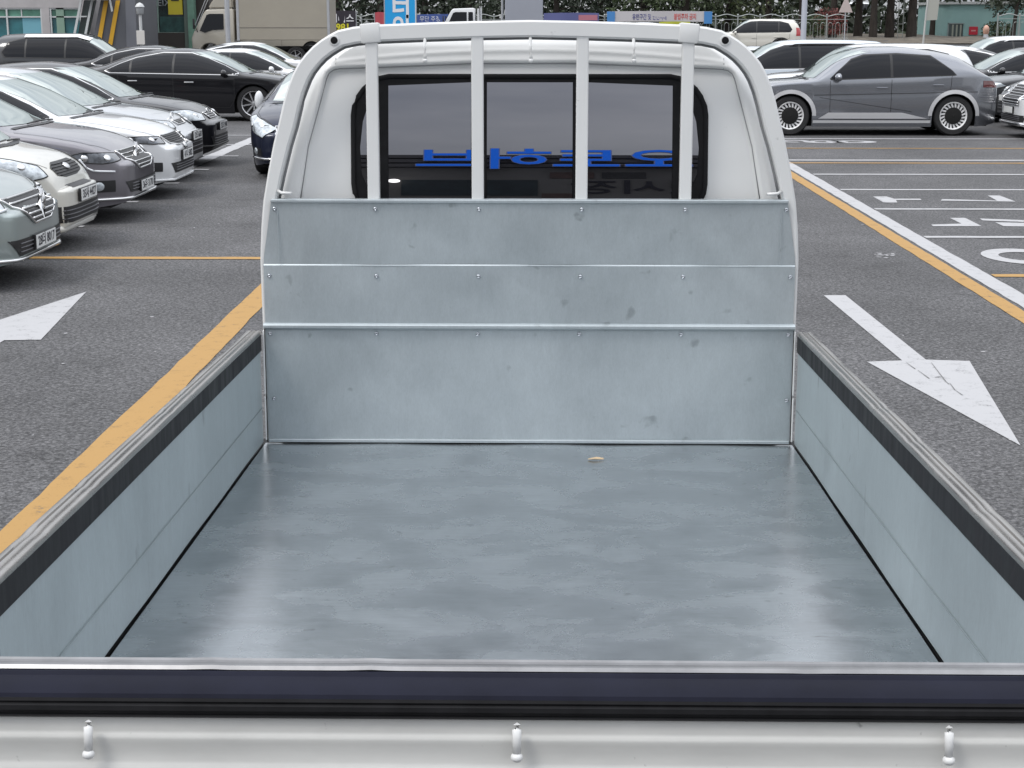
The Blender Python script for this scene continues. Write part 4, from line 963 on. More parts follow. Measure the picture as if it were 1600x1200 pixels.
# ------------------------------------------------------------------ surroundings
def X(px, y): return (px-841)/2500*y
def Z(py, y): return 2.1+(30-py)/2500*y
def bp(root, name, m, boxes, bev=0, label=None):
    bm = B()
    for b in boxes: box(bm, *b, bev)
    return obj(name, bm, m, root, label)
def rel(root, o): return o
M_STONE = mat('pale_wall_tile', (.42, .40, .40), .6, nscale=1.5, namt=.10)
M_TEALG = mat('teal_window_glass', (.03, .14, .16), .06, nscale=.9, namt=.5, ior=1.6)
M_GREENG = mat('green_window_glass', (.10, .24, .18), .08, nscale=1.3, namt=.6)
M_FRAMEW = mat('white_window_frame', (.55, .57, .57), .5)
M_GWALL = mat('grey_wall_panel', (.095, .098, .11), .5, nscale=.8, namt=.08)
M_YEL = mat('yellow_stripe', (.60, .33, .02), .5, nscale=3, namt=.1)
M_DGLASS = mat('dark_shop_glass', (.015, .028, .026), .05, nscale=2, namt=.7, ior=1.6)
# left office building with tall windows
y0 = 56; g0 = gz(y0)
b = thing('office_building', 'pale tiled office building with teal windows at the far left', 'building', (-18.5, y0, g0))
def loc(root, pts): return pts
def part(root, name, m, bxs, **k):
    L = root.location
    return bp(root, name, m, [(a-L.x, b_-L.x, c-L.y, d-L.y, e-L.z, f-L.z) for a, b_, c, d, e, f in bxs], **k)
xa, xb, xc, xd = X(-110, y0), X(81, y0), X(93, y0), X(141, y0)
zt, zb_ = Z(13, y0), Z(57, y0)
part(b, 'wall', M_STONE, [(xa-6, xa, y0, y0+9, g0-.3, 8.5), (xa, xd+.3, y0, y0+9, zt, 8.5), (xa, xd+.3, y0, y0+9, g0-.3, zb_), (xb, xc, y0+.002, y0+9, zb_, zt), (xd, xd+.3, y0+.002, y0+9, zb_, zt), (xa, xd, y0+.8, y0+9, zb_, zt)])
for i in range(5):
    z = zt+.35+i*.9; part(b, 'tile_joint', mat('joint_grey', (.22, .21, .21), .8), [(xa-6, xd+.3, y0-.004, y0, z, z+.015)])
for (p, q) in ((xa, xb), (xc, xd)):
    wv = part(b, 'window', M_TEALG, [(p, q, y0+.10, y0+.13, zb_, Z(27, y0))]); part(b, 'window', M_GREENG, [(p, q, y0+.10, y0+.13, Z(27, y0), zt)])
    part(b, 'window_frame', M_FRAMEW, [(p, q, y0+.03, y0+.10, Z(27.5, y0), Z(25.5, y0))]); part(b, 'window_frame', M_FRAMEW, [(p, q, y0+.03, y0+.10, zt-.05, zt)])
for px in (-110, -40, 26, 79, 93.5, 103 if False else 139):
    part(b, 'mullion', M_FRAMEW, [(X(px, y0), X(px+2.4, y0), y0+.02, y0+.11, zb_, zt)])
part(b, 'mullion', M_FRAMEW, [(X(49, y0), X(50.5, y0), y0+.04, y0+.11, Z(26, y0), zt)])
part(b, 'curtain', mat('pale_blue_blind', (.16, .38, .46), .7), [(X(50, y0), X(79, y0), y0+.08, y0+.099, zb_, Z(28, y0))])
part(b, 'inner_post', mat('green_post', (.22, .33, .26), .6), [(X(103, y0), X(115, y0), y0+.03, y0+.09, zb_, zt)])
# slanted grey portal with two yellow stripes
y1 = 54.
q = thing('slanted_portal', 'dark grey slanted wall with two yellow stripes beside the office building', 'wall', (-14, y1, gz(y1)))
def slab(root, name, m, pl, ya, yb, **k):
    L = root.location; bm = B(); prism(bm, [(X(px, y1), Z(py, y1)) for px, py in pl], lambda u, v: Vector((u-L.x, ya-L.y, v-L.z)), (0, yb-ya, 0)); return obj(name, fixn(bm), m, root, **k)
slab(q, 'wall', M_GWALL, [(150, 92), (226, 92), (226, -120), (206, -120), (163, 40)], y1, y1+3)
slab(q, 'side_wall', mat('lighter_grey_wall', (.14, .145, .165), .5), [(209, 92), (226, 92), (226, -120), (214, -120)], y1-.03, y1-.002)
slab(q, 'slanted_glass', M_DGLASS, [(128, 80), (144, 80), (200, -120), (176, -120)], y1+.05, y1+.1)
for px in (121, 138): slab(q, 'slanted_frame', M_FRAMEW, [(px, 80), (px+3.5, 80), (px+56, -120), (px+52, -120)], y1-.02, y1+.04)
slab(q, 'glass_rail', M_FRAMEW, [(134, 27), (150, 27), (150.5, 25), (134.5, 25)], y1-.01, y1+.04)
for px in (162, 180): slab(q, 'yellow_stripe', M_YEL, [(px, 74), (px+6.5, 74), (px+23.5, 2), (px+17, 2)], y1-.06, y1-.031)
slab(q, 'top_beam', M_FRAMEW, [(143, 1.5), (190, 1.5), (190, -8), (143, -8)], y1-.5, y1-.07)
slab(q, 'bracket', M_FRAMEW, [(189, 0), (191, 0), (194, 18), (192, 19)], y1-.3, y1-.2)
# glazed shop
y2 = 62.
b = thing('glass_shop', 'dark glazed shop front with yellow notice and green glass column', 'building', (X(275, y2), y2, gz(y2)))
part(b, 'wall', mat('dark_brown_wall', (.035, .030, .026), .7), [(X(222, y2), X(335, y2), y2, y2+8, gz(y2)-.2, Z(50, y2)), (X(222, y2), X(335, y2), y2, y2+8, 4.6, 6), (X(222, y2), X(335, y2), y2+.4, y2+8, Z(50, y2), 4.6)])
part(b, 'shop_window', M_DGLASS, [(X(224, y2), X(303, y2), y2+.1, y2+.13, Z(50, y2), 4.6)])
part(b, 'shop_counter', mat('teal_counter', (.02, .06, .055), .4, nscale=3, namt=.5), [(X(262, y2), X(300, y2), y2+.02, y2+.09, Z(49, y2), Z(26, y2))])
part(b, 'green_column', mat('green_column_glass', (.16, .28, .215), .15, nscale=2, namt=.25), [(X(306, y2), X(316, y2), y2-.1, y2+.3, gz(y2), 4.6)])
part(b, 'frame_column', mat('dull_green_frame', (.10, .13, .11), .5), [(X(300, y2), X(306, y2), y2-.05, y2+.3, gz(y2), 4.6)])
for px in (258.5,): part(b, 'mullion', mat('sage_frame', (.22, .30, .26), .4), [(X(px, y2), X(px+1.8, y2), y2+.02, y2+.1, Z(50, y2), 4.6)])
part(b, 'sill', mat('sage_frame', (.22, .30, .26), .4), [(X(224, y2), X(303, y2), y2+.01, y2+.1, Z(51, y2), Z(49.5, y2))])
yn = part(b, 'yellow_notice', mat('yellow_notice', (.50, .42, .03), .5), [(X(276, y2), X(298, y2), y2-.01, y2+.015, Z(23, y2), Z(-14, y2))])
part(b, 'notice_panel', mat('black_panel', (.02, .02, .02), .5), [(X(281, y2), X(293, y2), y2-.022, y2-.011, Z(3, y2), Z(-8, y2))])
writing('UPMEIX', .34, Matrix.Translation((X(256, y2)-b.location.x, -.0, Z(6, y2)-b.location.z)) @ Matrix.Rotation(R(90), 4, 'X'), mat('faded_lettering', (.22, .24, .24), .6), b, 'window_lettering', .004)
# mushroom lamp with notice board
def at(name, label, cat, px, y, group=None): return thing(name, label, cat, (X(px, y), y, gz(y)), 0, group)
y3 = 52.
t = at('garden_lamp', 'white mushroom-shaped garden lamp beside the slanted grey wall', 'lamp', 232.5, y3); g = gz(y3)
def rz(py): return Z(py, y3)-g
bm = B(); tube(bm, [(0, 0, 0), (0, 0, rz(22))], .05, 10); obj('lamp_post', bm, mat('lamp_white', (.55, .56, .56), .4), t, smooth=60)
bm = B(); lathe(bm, [(.10, rz(23)), (.115, rz(22)), (.125, rz(13)), (.09, rz(12.5))], 18, 'Z'); obj('lamp_body', bm, mat('lamp_grey', (.33, .34, .35), .3), t, smooth=60)
bm = B(); lathe(bm, [(.15, rz(12)), (.145, rz(11)), (.10, rz(7.5)), (.03, rz(5.5)), (.001, rz(5.2))], 18, 'Z'); obj('lamp_cap', bm, mat('lamp_white', (.55, .56, .56), .4), t, smooth=60)
o = obj('notice_board', box(B(), -.13, .13, -.10, -.07, rz(68), rz(47), .01), mat('notice_white', (.60, .58, .55), .6), t)
# light poles
def pole(px, y, r, label, h=8, m=M_GALV):
    t = at('light_pole', label, 'light pole', px, y); bm = B(); tube(bm, [(0, 0, 0), (0, 0, h*.5), (0, 0, h)], [r, r*.93, r*.7], 16); obj('pole_shaft', bm, m, t, smooth=60)
    bm = B(); box(bm, -r*2.2, r*2.2, -r*2.2, r*2.2, 0, .03, .005); lathe(bm, [(r*1.35, .03), (r*1.3, .25), (r, .27)], 16, 'Z'); obj('pole_foot', bm, m, t, smooth=40)
    bm = B(); tube(bm, [(0, 0, h-.1), (.5, -.1, h+.15), (1.3, -.2, h+.2)], .035, 8); box(bm, 1.1, 1.7, -.32, -.08, h+.13, h+.23, .03); obj('lamp_head', bm, m, t, smooth=40); return t
pole(366, 50, .080, 'grey light pole standing in front of the beige box truck')
pole(1244.5, 60, .105, 'white-grey light pole behind the ice blue vehicle', m=mat('pale_pole', (.48, .50, .56), .45, .1))
pole(786, 50, .035, 'thin grey pole close beside the broad grey pillar', 6)
t = at('square_pillar', 'broad pale grey square pillar rising behind the cab roof', 'pillar', 819, 48); g = gz(48)
obj('pillar_shaft', box(B(), -.555, .555, 0, .9, 0, 5, .02), mat('pillar_grey', (.30, .315, .36), .5, nscale=.7, namt=.06), t); obj('pillar_plinth', box(B(), -.62, .62, -.06, .96, 0, .25, .02), M_GALV, t)
# cab-over trucks
def cab_truck(name, label, x, y, col, kind, w=1.7, z=None):
    """nose points to -x; x is the nose"""
    t = thing(name, label, 'truck', (x, y, gz(y) if z is None else z))
    prof = [(0, .35), (-.02, .95), (.05, 1.12), (.42, 1.80), (.52, 1.90), (1.40, 1.93), (1.46, 1.88), (1.46, .45), (.95, .45), (.90, .62), (.78, .74), (.60, .78), (.42, .74), (.30, .62), (.26, .42)]
    bm = B(); prism(bm, prof, lambda u, v: Vector((u, -w/2, v)), (0, w, 0)); fixn(bm)
    for v in bm.verts: v.co.y *= 1-.10*max(0, v.co.z-1.1)
    es = [e for e in bm.edges]; bmesh.ops.bevel(bm, geom=es, offset=.04, segments=3, affect='EDGES', profile=.5, clamp_overlap=True); obj('cab', bm, col, t, smooth=35)
    for s in (-1, 1):
        bm = B(); prism(bm, [(.27, 1.20), (.52, 1.72), (.62, 1.76), (1.10, 1.76), (1.10, 1.24), (.70, 1.22), (.45, 1.13)], lambda u, v: Vector((u, s*(w/2*(1-.10*max(0, v-1.1))+.004), v)), (0, s*.006, 0)); obj('side_window', fixn(bm), M_GLASS, t)
        if kind == 'pickup':
            bm = B(); prism(bm, [(1.17, 1.26), (1.17, 1.76), (1.36, 1.76), (1.38, 1.26)], lambda u, v: Vector((u, s*(w/2*(1-.10*max(0, v-1.1))+.004), v)), (0, s*.006, 0)); obj('rear_side_window', fixn(bm), M_GLASS, t)
        obj('door_handle', box(B(), 1.15, 1.27, s*(w/2+.0)-.015, s*(w/2)+.015, 1.02, 1.06, .005), M_DARKP, t)
        bm = B(); bmesh.ops.create_uvsphere(bm, u_segments=12, v_segments=8, radius=.12, matrix=Matrix.Translation((.0, s*(w/2-.22), .78)) @ Matrix.Diagonal((.35, 1.2, .8, 1))); obj('headlight', bm, M_LAMP, t, smooth=True)
        bm = B(); tube(bm, [(.20, s*(w/2-.02), 1.15), (.12, s*(w/2+.10), 1.42)], .012, 6); box(bm, .08, .13, s*(w/2+.12)-.07, s*(w/2+.12)+.07, 1.25, 1.60, .015); obj('side_mirror', bm, M_DARKP, t, smooth=40)
    bm = B(); prism(bm, [(.07, 1.16), (.40, 1.78), (.41, 1.775), (.08, 1.155)], lambda u, v: Vector((u-.012, -w/2*.85, v)), (0, w*.85, 0)); obj('windshield', fixn(bm), M_WSH, t)
    L = 4.9
    bm = B()
    for s in (-1, 1): box(bm, .5, L, s*.36-.04, s*.36+.04, .42, .56)
    box(bm, 2.0, 2.9, -.75, -.4, .35, .65, .02); box(bm, 1.9, L-.3, -.6, .6, .56, .66); obj('chassis', bm, M_UNDER, t)
    for wx in (.60, 3.55):
        for s in (-1, 1): put_wheel(t, wx, s*(w/2-.14), .33, s, n=6, w=.2)
    if kind == 'box':
        obj('cargo_box', box(B(), 1.55, 4.75, -.9, .9, .88, 2.95, .02), mat('beige_box_panel', (.34, .31, .255), .45, nscale=1.2, namt=.05), t)
        for z in (1.30,): obj('side_seam', box(B(), 1.58, 4.72, -.912, -.9, z, z+.02), mat('seam_beige', (.24, .22, .19), .5), t)
        for px in (1.56, 4.66): obj('corner_post', box(B(), px, px+.09, -.915, -.85, .86, 2.96, .008), M_GALV, t)
        bm = B(); prism(bm, [(.55, 1.935), (.72, 2.22), (1.05, 2.44), (1.42, 2.52), (1.42, 1.935)], lambda u, v: Vector((u, -.70, v)), (0, 1.4, 0)); fixn(bm); bmesh.ops.bevel(bm, geom=bm.edges[:], offset=.05, segments=3, affect='EDGES'); obj('roof_deflector', bm, col, t, smooth=35)
        for yy in (-.5, -.1): bm = B(); tube(bm, [(.35, yy, 1.72), (.15, yy-.1, 2.3), (.55, yy, 2.9)] if False else [(.02, yy, 1.30), (.62, yy, 2.62)], .016, 6); obj('mast_arm', bm, M_GALV, t)
    else:
        obj('cargo_bed', box(B(), 1.6, 4.6, -.82, .82, .72, .82, .01), col, t)
        for s in (-1, 1): obj('bed_side', box(B(), 1.6, 4.6, s*.82-.02, s*.82+.02, .80, 1.15, .01), col, t)
        bm = B(); box(bm, 1.55, 1.62, -.82, .82, .8, 1.9, .01); obj('headboard', bm, col, t)
        bm = B(); tube(bm, [(1.66, -.80, .8), (1.66, -.80, 1.98), (1.66, .80, 1.98), (1.66, .80, .8)], .035, 8); obj('guard_hoop', bm, col, t, smooth=40)
    return t
cab_truck('box_truck', 'beige box truck facing left behind the white sedans', X(311, 56), 56.8, P_BEIGE, 'box')
cab_truck('pickup_truck', 'small white flatbed truck whose cab shows above the hoop, right of blue sign', X(694, 70)-.05, 71, P_WHITE, 'pickup', z=gz(70)+.12)
car('parked_car', 'beige grey van with red tail lamp behind the box truck tail', X(500, 64)-1.5, 65, EAST+pi, 'suv', P_BEIGE, cat='van', H=1.9, L=4.6, chrome=False, rear='tall')
# signs and banners
def sign(name, label, cat, px0, px1, py0, py1, y, m, th=.03, legs=True, z0=None):
    t = thing(name, label, cat, (X((px0+px1)/2, y), y, gz(y))); g = gz(y); w_ = X(px1, y)-X(px0, y); a, b_ = Z(py1, y)-g, Z(py0, y)-g
    bm = B(); nn = 14
    if th < .02:
        grid(bm, nn, 4, lambda u, v: Vector(((u-.5)*w_, .02*sin(u*9)*v, a+(b_-a)*v+.02*sin(u*3.1))))
    else: box(bm, -w_/2, w_/2, 0, th, a, b_, .005)
    obj('sign_panel', bm, m, t, smooth=(th < .02)); 
    if legs:
        for s in (-1, 1): bm = B(); tube(bm, [(s*(w_/2+.02), .04, 0), (s*(w_/2+.02), .04, b_)], .022, 8); obj('sign_post', bm, M_GALV, t, smooth=60)
    return t, lambda s_, px, py, size, m_, sx=1, bold=0.: writing(s_, size, Matrix.Translation((X(px, y)-t.location.x, -.006, Z(py, y)-g-.0)) @ Matrix.Rotation(R(90), 4, 'X'), m_, t, 'lettering', .002, bold, sx=sx)
W_TX = mat('white_lettering', (.70, .70, .72), .5); Y_TX = mat('yellow_lettering', (.65, .60, .03), .5); B_TX = mat('navy_lettering', (.06, .06, .22), .5); R_TX = mat('red_lettering', (.55, .08, .07), .5)
t, wr_ = sign('banner', 'black banner with white and yellow lettering left of the blue sign', 'banner', 518, 562, 18, 52, 62, mat('black_banner', (.03, .025, .035), .7), .012)
wr_('제니스', 541, 29.5, .34, W_TX, bold=.008); wr_('1981', 539, 42.5, .36, Y_TX, bold=.012)
t, wr_ = sign('banner', 'small red banner close left of the tall blue sign', 'banner', 592, 606, 20, 46, 62, mat('red_banner', (.45, .07, .09), .6), .012)
t, wr_ = sign('standing_sign', 'tall bright blue sign with large white Korean letters', 'sign', 607.5, 653.5, -60, 60, 50, mat('bright_blue_sign', (.015, .32, .68), .35), .12)
wr_('터', 632, 12, .82, W_TX, .80, .022); wr_('인', 632, 45, .78, W_TX, .80, .022); wr_('센', 632, -24, .82, W_TX, .80, .022)
obj('sign_edge', box(B(), .455, .475, -.01, .13, .2, 3.4), W_TX, t)
YF = 78.6
t, wr_ = sign('banner', 'dark blue banner with small white lettering on the railing', 'banner', 656, 735, 23, 40, YF-.3, mat('blue_banner', (.05, .09, .28), .6), .012, False)
wr_('무단 주정차 금지', 688, 30, .28, W_TX, .9)
t, wr_ = sign('banner', 'blue and pink banner on the railing behind the broad grey pillar', 'banner', 849, 933, 21, 34, YF-.3, mat('dusk_banner', (.10, .11, .26), .6), .012, False)
o = obj('pink_panel', box(B(), .35, 1.25, -.012, -.004, Z(31, YF)-gz(YF), Z(23, YF)-gz(YF)), mat('pink_panel', (.42, .16, .20), .6), t)
t, wr_ = sign('banner', 'long white banner with navy and red lettering and blue ends on the railing', 'banner', 946, 1103, 18.5, 34, YF-.3, mat('white_banner', (.48, .46, .47), .6), .012, False)
wr_('유턴구간 및 안전지대', 1010, 27.2, .31, B_TX, .60, .004); wr_('불법주차 금지', 1064, 26.8, .31, R_TX, .60, .004)
for px in (951, 1098): obj('banner_end', box(B(), X(px, YF)-t.location.x-.19, X(px, YF)-t.location.x+.19, -.03, -.012, Z(36, YF)-gz(YF), Z(18, YF)-gz(YF)), mat('banner_blue_end', (.06, .22, .50), .5), t)
t, wr_ = sign('banner', 'yellow strip banner hanging just under the long white one', 'banner', 1025, 1072, 34, 42, YF-.35, mat('yellow_banner', (.45, .46, .04), .6), .012, False)
# railing
t = thing('railing', 'silver steel railing with arched tops running across the back of the lot', 'fence', (0, YF, gz(YF))); P_ = 1.06
M_RAIL = mat('rail_steel', (.36, .38, .37), .4, .6)
def rail_panel(root, x, n):
    bm = B(); h = 1.12; top = [(x+P_*i/10, 0, h+.10*sin(pi*i/10)**2) for i in range(11)]; tube(bm, top, .024, 6); tube(bm, [(x, 0, .10), (x+P_, 0, .10)], .018, 6); tube(bm, [(x, 0, h-.14), (x+P_, 0, h-.14)], .014, 6)
    for k in range(3):
        cx = x+P_*(k+.5)/3; tube(bm, [(cx-.11, 0, .10), (cx-.11, 0, .72), (cx-.08, 0, .80), (cx, 0, .84), (cx+.08, 0, .80), (cx+.11, 0, .72), (cx+.11, 0, .10)], .012, 5)
    obj('railing_panel', bm, M_RAIL, root, smooth=60)
    bm = B(); tube(bm, [(x, 0, 0), (x, 0, h+.05)], .035, 8); bmesh.ops.create_uvsphere(bm, u_segments=8, v_segments=6, radius=.05, matrix=Matrix.Translation((x, 0, h+.07))); obj('railing_post', bm, M_RAIL, root, smooth=60)
xk = X(470, YF)
while xk < X(1282, YF): rail_panel(t, xk, 0); xk += P_
t = thing('railing', 'short silver railing in front of the teal building at right', 'fence', (0, 80.5, gz(80.5)+.02)); xk = X(1542, 80)
for i in range(5): rail_panel(t, xk, 0); xk += P_
# teal guard building
y5 = 88.; g5 = gz(y5)
b = thing('guard_building', 'pale teal flat-roofed building with a rounded corner at far right', 'building', (X(1530, y5), y5, g5))
L = b.location
bm = B(); x0, x1 = X(1456, y5), X(1700, y5); zt = Z(8, y5)
pl = [(x0+.5-.5*cos(R(a)), y5+.5-.5*sin(R(a))) for a in range(0, 91, 10)]+[(x1, y5), (x1, y5+6), (x0, y5+6)]
prism(bm, pl, lambda u, v: Vector((u-L.x, v-L.y, -.3)), (0, 0, zt-g5+.3)); obj('wall', fixn(bm), mat('pale_teal_wall', (.22, .36, .35), .7, nscale=.9, namt=.08), b, smooth=40)
bm = B(); prism(bm, [(x0-.1+(u-x0)*1.0, v-.12) for u, v in pl[:10]]+[(x1, y5-.12), (x1, y5+6), (x0-.1, y5+6)], lambda u, v: Vector((u-L.x, v-L.y, zt-g5)), (0, 0, .14)); obj('roof_edge', fixn(bm), mat('pale_roof_edge', (.40, .42, .42), .7), b)
part(b, 'door_opening', mat('dim_glass', (.06, .08, .08), .2), [(X(1464, y5), X(1486, y5), y5-.02, y5-.005, g5, Z(37, y5))])
part(b, 'door_frame', mat('grey_frame', (.20, .24, .24), .5), [(X(1462.5, y5), X(1464, y5), y5-.05, y5, g5, Z(35.5, y5))]); part(b, 'door_frame', mat('grey_frame', (.20, .24, .24), .5), [(X(1462.5, y5), X(1487.5, y5), y5-.05, y5-.021, Z(37, y5), Z(35.5, y5))])
for px in (1469, 1475, 1481): part(b, 'door_curtain', mat('pale_curtain', (.26, .28, .24), .8), [(X(px, y5), X(px+2.5, y5), y5-.035, y5-.021, g5, Z(38, y5))])
rs = part(b, 'red_sign', mat('red_sign', (.42, .02, .04), .5), [(X(1495, y5), X(1508, y5), y5-.06, y5-.01, Z(53, y5), Z(41, y5))])
part(b, 'sign_lettering', mat('pale_red_lettering', (.55, .25, .25), .5), [(X(1498, y5), X(1505, y5), y5-.07, y5-.061, Z(48, y5), Z(46, y5))])
t = thing('traffic_bollard', 'rounded orange and white bollard before the teal building', 'bollard', (X(1521, 82), 82, gz(82)))
bm = B(); lathe(bm, [(.16, 0), (.14, .1), (.12, .25)], 14, 'Z'); obj('bollard_base', bm, M_GALV, t, smooth=40)
bm = B(); lathe(bm, [(.11, .25), (.15, .34), (.16, .5), (.12, .62), (.05, .69), (.001, .70)], 14, 'Z'); obj('bollard_head', bm, mat('orange_white', (.55, .33, .25), .5, nscale=3, namt=.4), t, smooth=60)
# warning sign and leaning flag
ys_ = 76.
t = at('warning_sign', 'triangular warning sign seen from behind on a thin pole', 'sign', 1307, ys_); g = gz(ys_)
bm = B(); prism(bm, [(-.32, Z(20, ys_)-g), (.32, Z(20, ys_)-g), (.05, Z(-1, ys_)-g+.02), (-.05, Z(-1, ys_)-g+.02)], lambda u, v: Vector((u, -.02, v)), (0, .012, 0)); obj('sign_plate', fixn(bm), mat('pale_sign_back', (.50, .42, .40), .5), t)
bm = B(); tube(bm, [(0, .02, 0), (0, .02, Z(-3, ys_)-g)], .030, 10); obj('sign_pole', bm, M_GALV, t, smooth=60)
t = at('feather_flag', 'tall off-white feather flag leaning slightly near teal building', 'flag', 1426, 72); g = gz(72)
bm = B(); prism(bm, [(X(1428, 72)-X(1426, 72), Z(32, 72)-g), (X(1446, 72)-X(1426, 72), Z(31, 72)-g), (X(1452, 72)-X(1426, 72), Z(-60, 72)-g), (X(1437, 72)-X(1426, 72), Z(-62, 72)-g)], lambda u, v: Vector((u, 0, v)), (0, .012, 0)); obj('flag_cloth', fixn(bm), mat('flag_cloth', (.38, .38, .34), .8), t)
bm = B(); tube(bm, [(0, .01, 0), (X(1429, 72)-X(1426, 72), .01, Z(20, 72)-g), (X(1437, 72)-X(1426, 72), .01, Z(-64, 72)-g)], [.05, .04, .025], 8); obj('flag_pole', bm, mat('flag_pole_white', (.45, .45, .43), .5), t, smooth=60)
t = at('ladder_mast', 'narrow steel lattice mast between the dark tree trunks', 'mast', 1391, 80); bm = B(); g = gz(80)
for s in (-.12, .12): tube(bm, [(s, 0, 0), (s, 0, 5)], .018, 6)
for i in range(11): tube(bm, [(-.12, 0, .3+i*.45), (.12, 0, .3+i*.45)], .012, 5)
tube(bm, [(-.35, 0, 1.45), (.35, 0, 1.45)], .02, 5); obj('lattice', bm, mat('mast_grey', (.20, .21, .20), .5, .4), t)
bm = B(); rnk = random.Random(5); box(bm, X(1315, 76.6), X(1400, 76.6), 76.5, 76.8, gz(76.6)-.1, gz(76.6)+.16, .03)
tag(obj('yellow_kerb', bm, mat('yellow_kerb_paint', (.48, .40, .05), .7, nscale=4, namt=.3)), kind='structure')
bm = B()
for i in range(20):
    for j in range(12): pass
grid(bm, 30, 14, lambda u, v: Vector((11.6+(30-11.6)*u, 77.2+22*v, gz(77.2+22*v)+.05+.12*v+.05*sin(u*40)*sin(v*15))))
tag(obj('bare_soil', fixn(bm), mat('brown_soil', (.11, .095, .075), .95, nscale=2, namt=.4, bump=.5), smooth=True), kind='structure')
# ------------------------------------------------------------------ trees
rt = random.Random(21)
def leafmat(n, c):
    return mat(n, c, .6, nscale=.9, namt=.55)
LM = [leafmat('dark_pine_leaf', (.022, .034, .017)), leafmat('green_leaf', (.040, .060, .022)), leafmat('olive_leaf', (.060, .075, .030)), leafmat('red_leaf', (.14, .035, .03))]
BARK = mat('bark', (.030, .024, .020), .95, nscale=6, namt=.4, bump=.8, stretch=(1, 1, .3))
def leaf(bm, p, s, mi=0):
    a = Vector((rt.gauss(0, 1), rt.gauss(0, 1), rt.gauss(0, 1))).normalized(); b = a.orthogonal().normalized(); k = rt.uniform(0, pi)
    u = (b*cos(k)+a.cross(b)*sin(k)); v = a.cross(u)
    f = bm.faces.new([bm.verts.new(p+q) for q in (u*s, u*.1*s+v*s*.42, -u*s*.9, -u*.1*s-v*s*.42)]); f.material_index = mi
def tree(label, x, y, h, tr, cz, cr, n, mi, group='trees behind the railing', ls=.12, name='tree', lean=0.):
    z = gz(y)+.1; t = thing(name, label, 'tree', (x, y, z), 0, group)
    bm = B(); pts = [(0, 0, -.2), (lean*.2, 0, h*.15), (lean*.5+.05, .03, h*.4), (lean*.8, -.04, h*.7), (lean, 0, h*.95)]; tube(bm, pts, [tr*1.35, tr, tr*.85, tr*.55, tr*.2], 10)
    nb = 9
    for i in range(nb):
        a = rt.uniform(0, 2*pi); z0 = cz+(h-cz)*i/nb*.9; l = cr*rt.uniform(.6, 1.0)*(1-.5*i/nb); k = z0/h
        p0 = Vector((lean*k, 0, z0)); p1 = p0+Vector((cos(a)*l*.5, sin(a)*l*.5, .15*l)); p2 = p0+Vector((cos(a)*l, sin(a)*l, .1*l)); tube(bm, [p0, p1, p2], [tr*.35, tr*.22, tr*.08], 6)
    obj('trunk', bm, BARK, t, smooth=60)
    bm = B(); clumps = []
    for i in range(max(10, n//60)):
        a = rt.uniform(0, 2*pi); q = rt.random(); zz = cz+(h-cz)*q; rad = cr*(1-.55*q)*sqrt(rt.random()); clumps.append((Vector((lean*zz/h+cos(a)*rad, sin(a)*rad, zz)), rt.uniform(.25, .55)*cr*.5, rt.choice([0, 0, 1])))
    for i in range(n):
        c, r_, m_ = clumps[i % len(clumps)]; p = c+Vector((rt.gauss(0, r_), rt.gauss(0, r_), rt.gauss(0, r_*.7)))
        if p.z < cz*.75: continue
        leaf(bm, p, ls*rt.uniform(.6, 1.4), m_)
    obj('crown', bm, [LM[mi], LM[min(2, mi+1)]], t)
    return t
kinds = [(1240, 86, .13, 'slim dark tree behind the pale light pole'), (1289, 84, .17, 'dark trunked tree left of the triangular warning sign'), (1327, 86, .19, 'dark trunked tree just right of the triangular warning sign'), (1350, 83, .17, 'third dark trunk right of the warning sign'), (1375, 85, .20, 'dark trunk immediately left of the lattice mast'), (1408, 84, .22, 'thick dark trunk between lattice mast and feather flag'), (1442, 90, .2, 'dark tree at the left corner of the teal building')]
for px, y, tr, lb in kinds: tree(lb, X(px, y), y, rt.uniform(7.5, 9.5), tr, 2.1+rt.uniform(-.2, .3), 2.0, 1500, 0)
for px, y, mi, lb in ((470, 88, 1, 'leafy tree behind the black banner, farthest left'), (535, 92, 0, 'dark tree between black banner and blue sign'), (600, 86, 0, 'dark tree directly behind the tall blue sign'), (668, 90, 0, 'dark tree behind the dark blue banner'), (735, 87, 0, 'dark tree above the small white flatbed truck'), (800, 91, 0, 'dark tree behind the broad grey pillar'), (868, 87, 0, 'dark tree right of the broad grey pillar'), (935, 90, 0, 'dark tree at the left end of the long white banner'), (1000, 87, 1, 'tree behind the middle of the long white banner'), (1065, 86, 1, 'green leafy tree behind the right end of the long white banner'), (1130, 88, 2, 'olive leafy tree above the ivory black-roofed vehicle'), (1190, 87, 1, 'leafy tree right of the ivory black-roofed vehicle')):
    tree(lb, X(px, y), y, rt.uniform(6.5, 9), .16, .7, 2.3, 2600, mi, ls=.14)
for px, y, mi, lb in ((1562, 84, 0, 'dark leafy tree overhanging the teal building'), (1625, 85, 0, 'dark leafy tree at right frame edge before the teal building')): tree(lb, X(px, y), y, 6, .10, 1.35, 1.6, 2200, mi, ls=.12, lean=.3)
def bush(label, x, y, r, h, n, mi, group=None, ls=.08):
    t = thing('bush', label, 'bush', (x, y, gz(y)), 0, group); bm = B()
    for i in range(6): a = rt.uniform(0, 6.3); tube(bm, [(0, 0, 0), (cos(a)*r*.4, sin(a)*r*.4, h*.7)], [.03, .01], 5)
    obj('stem', bm, BARK, t)
    bm = B()
    for i in range(n):
        a = rt.uniform(0, 2*pi); q = rt.random()**.5; p = Vector((cos(a)*r*q, sin(a)*r*q, h*(.15+.85*rt.random()*sqrt(max(0, 1-q*q*.6))))); leaf(bm, p, ls*rt.uniform(.6, 1.4))
    obj('foliage', bm, LM[mi], t)
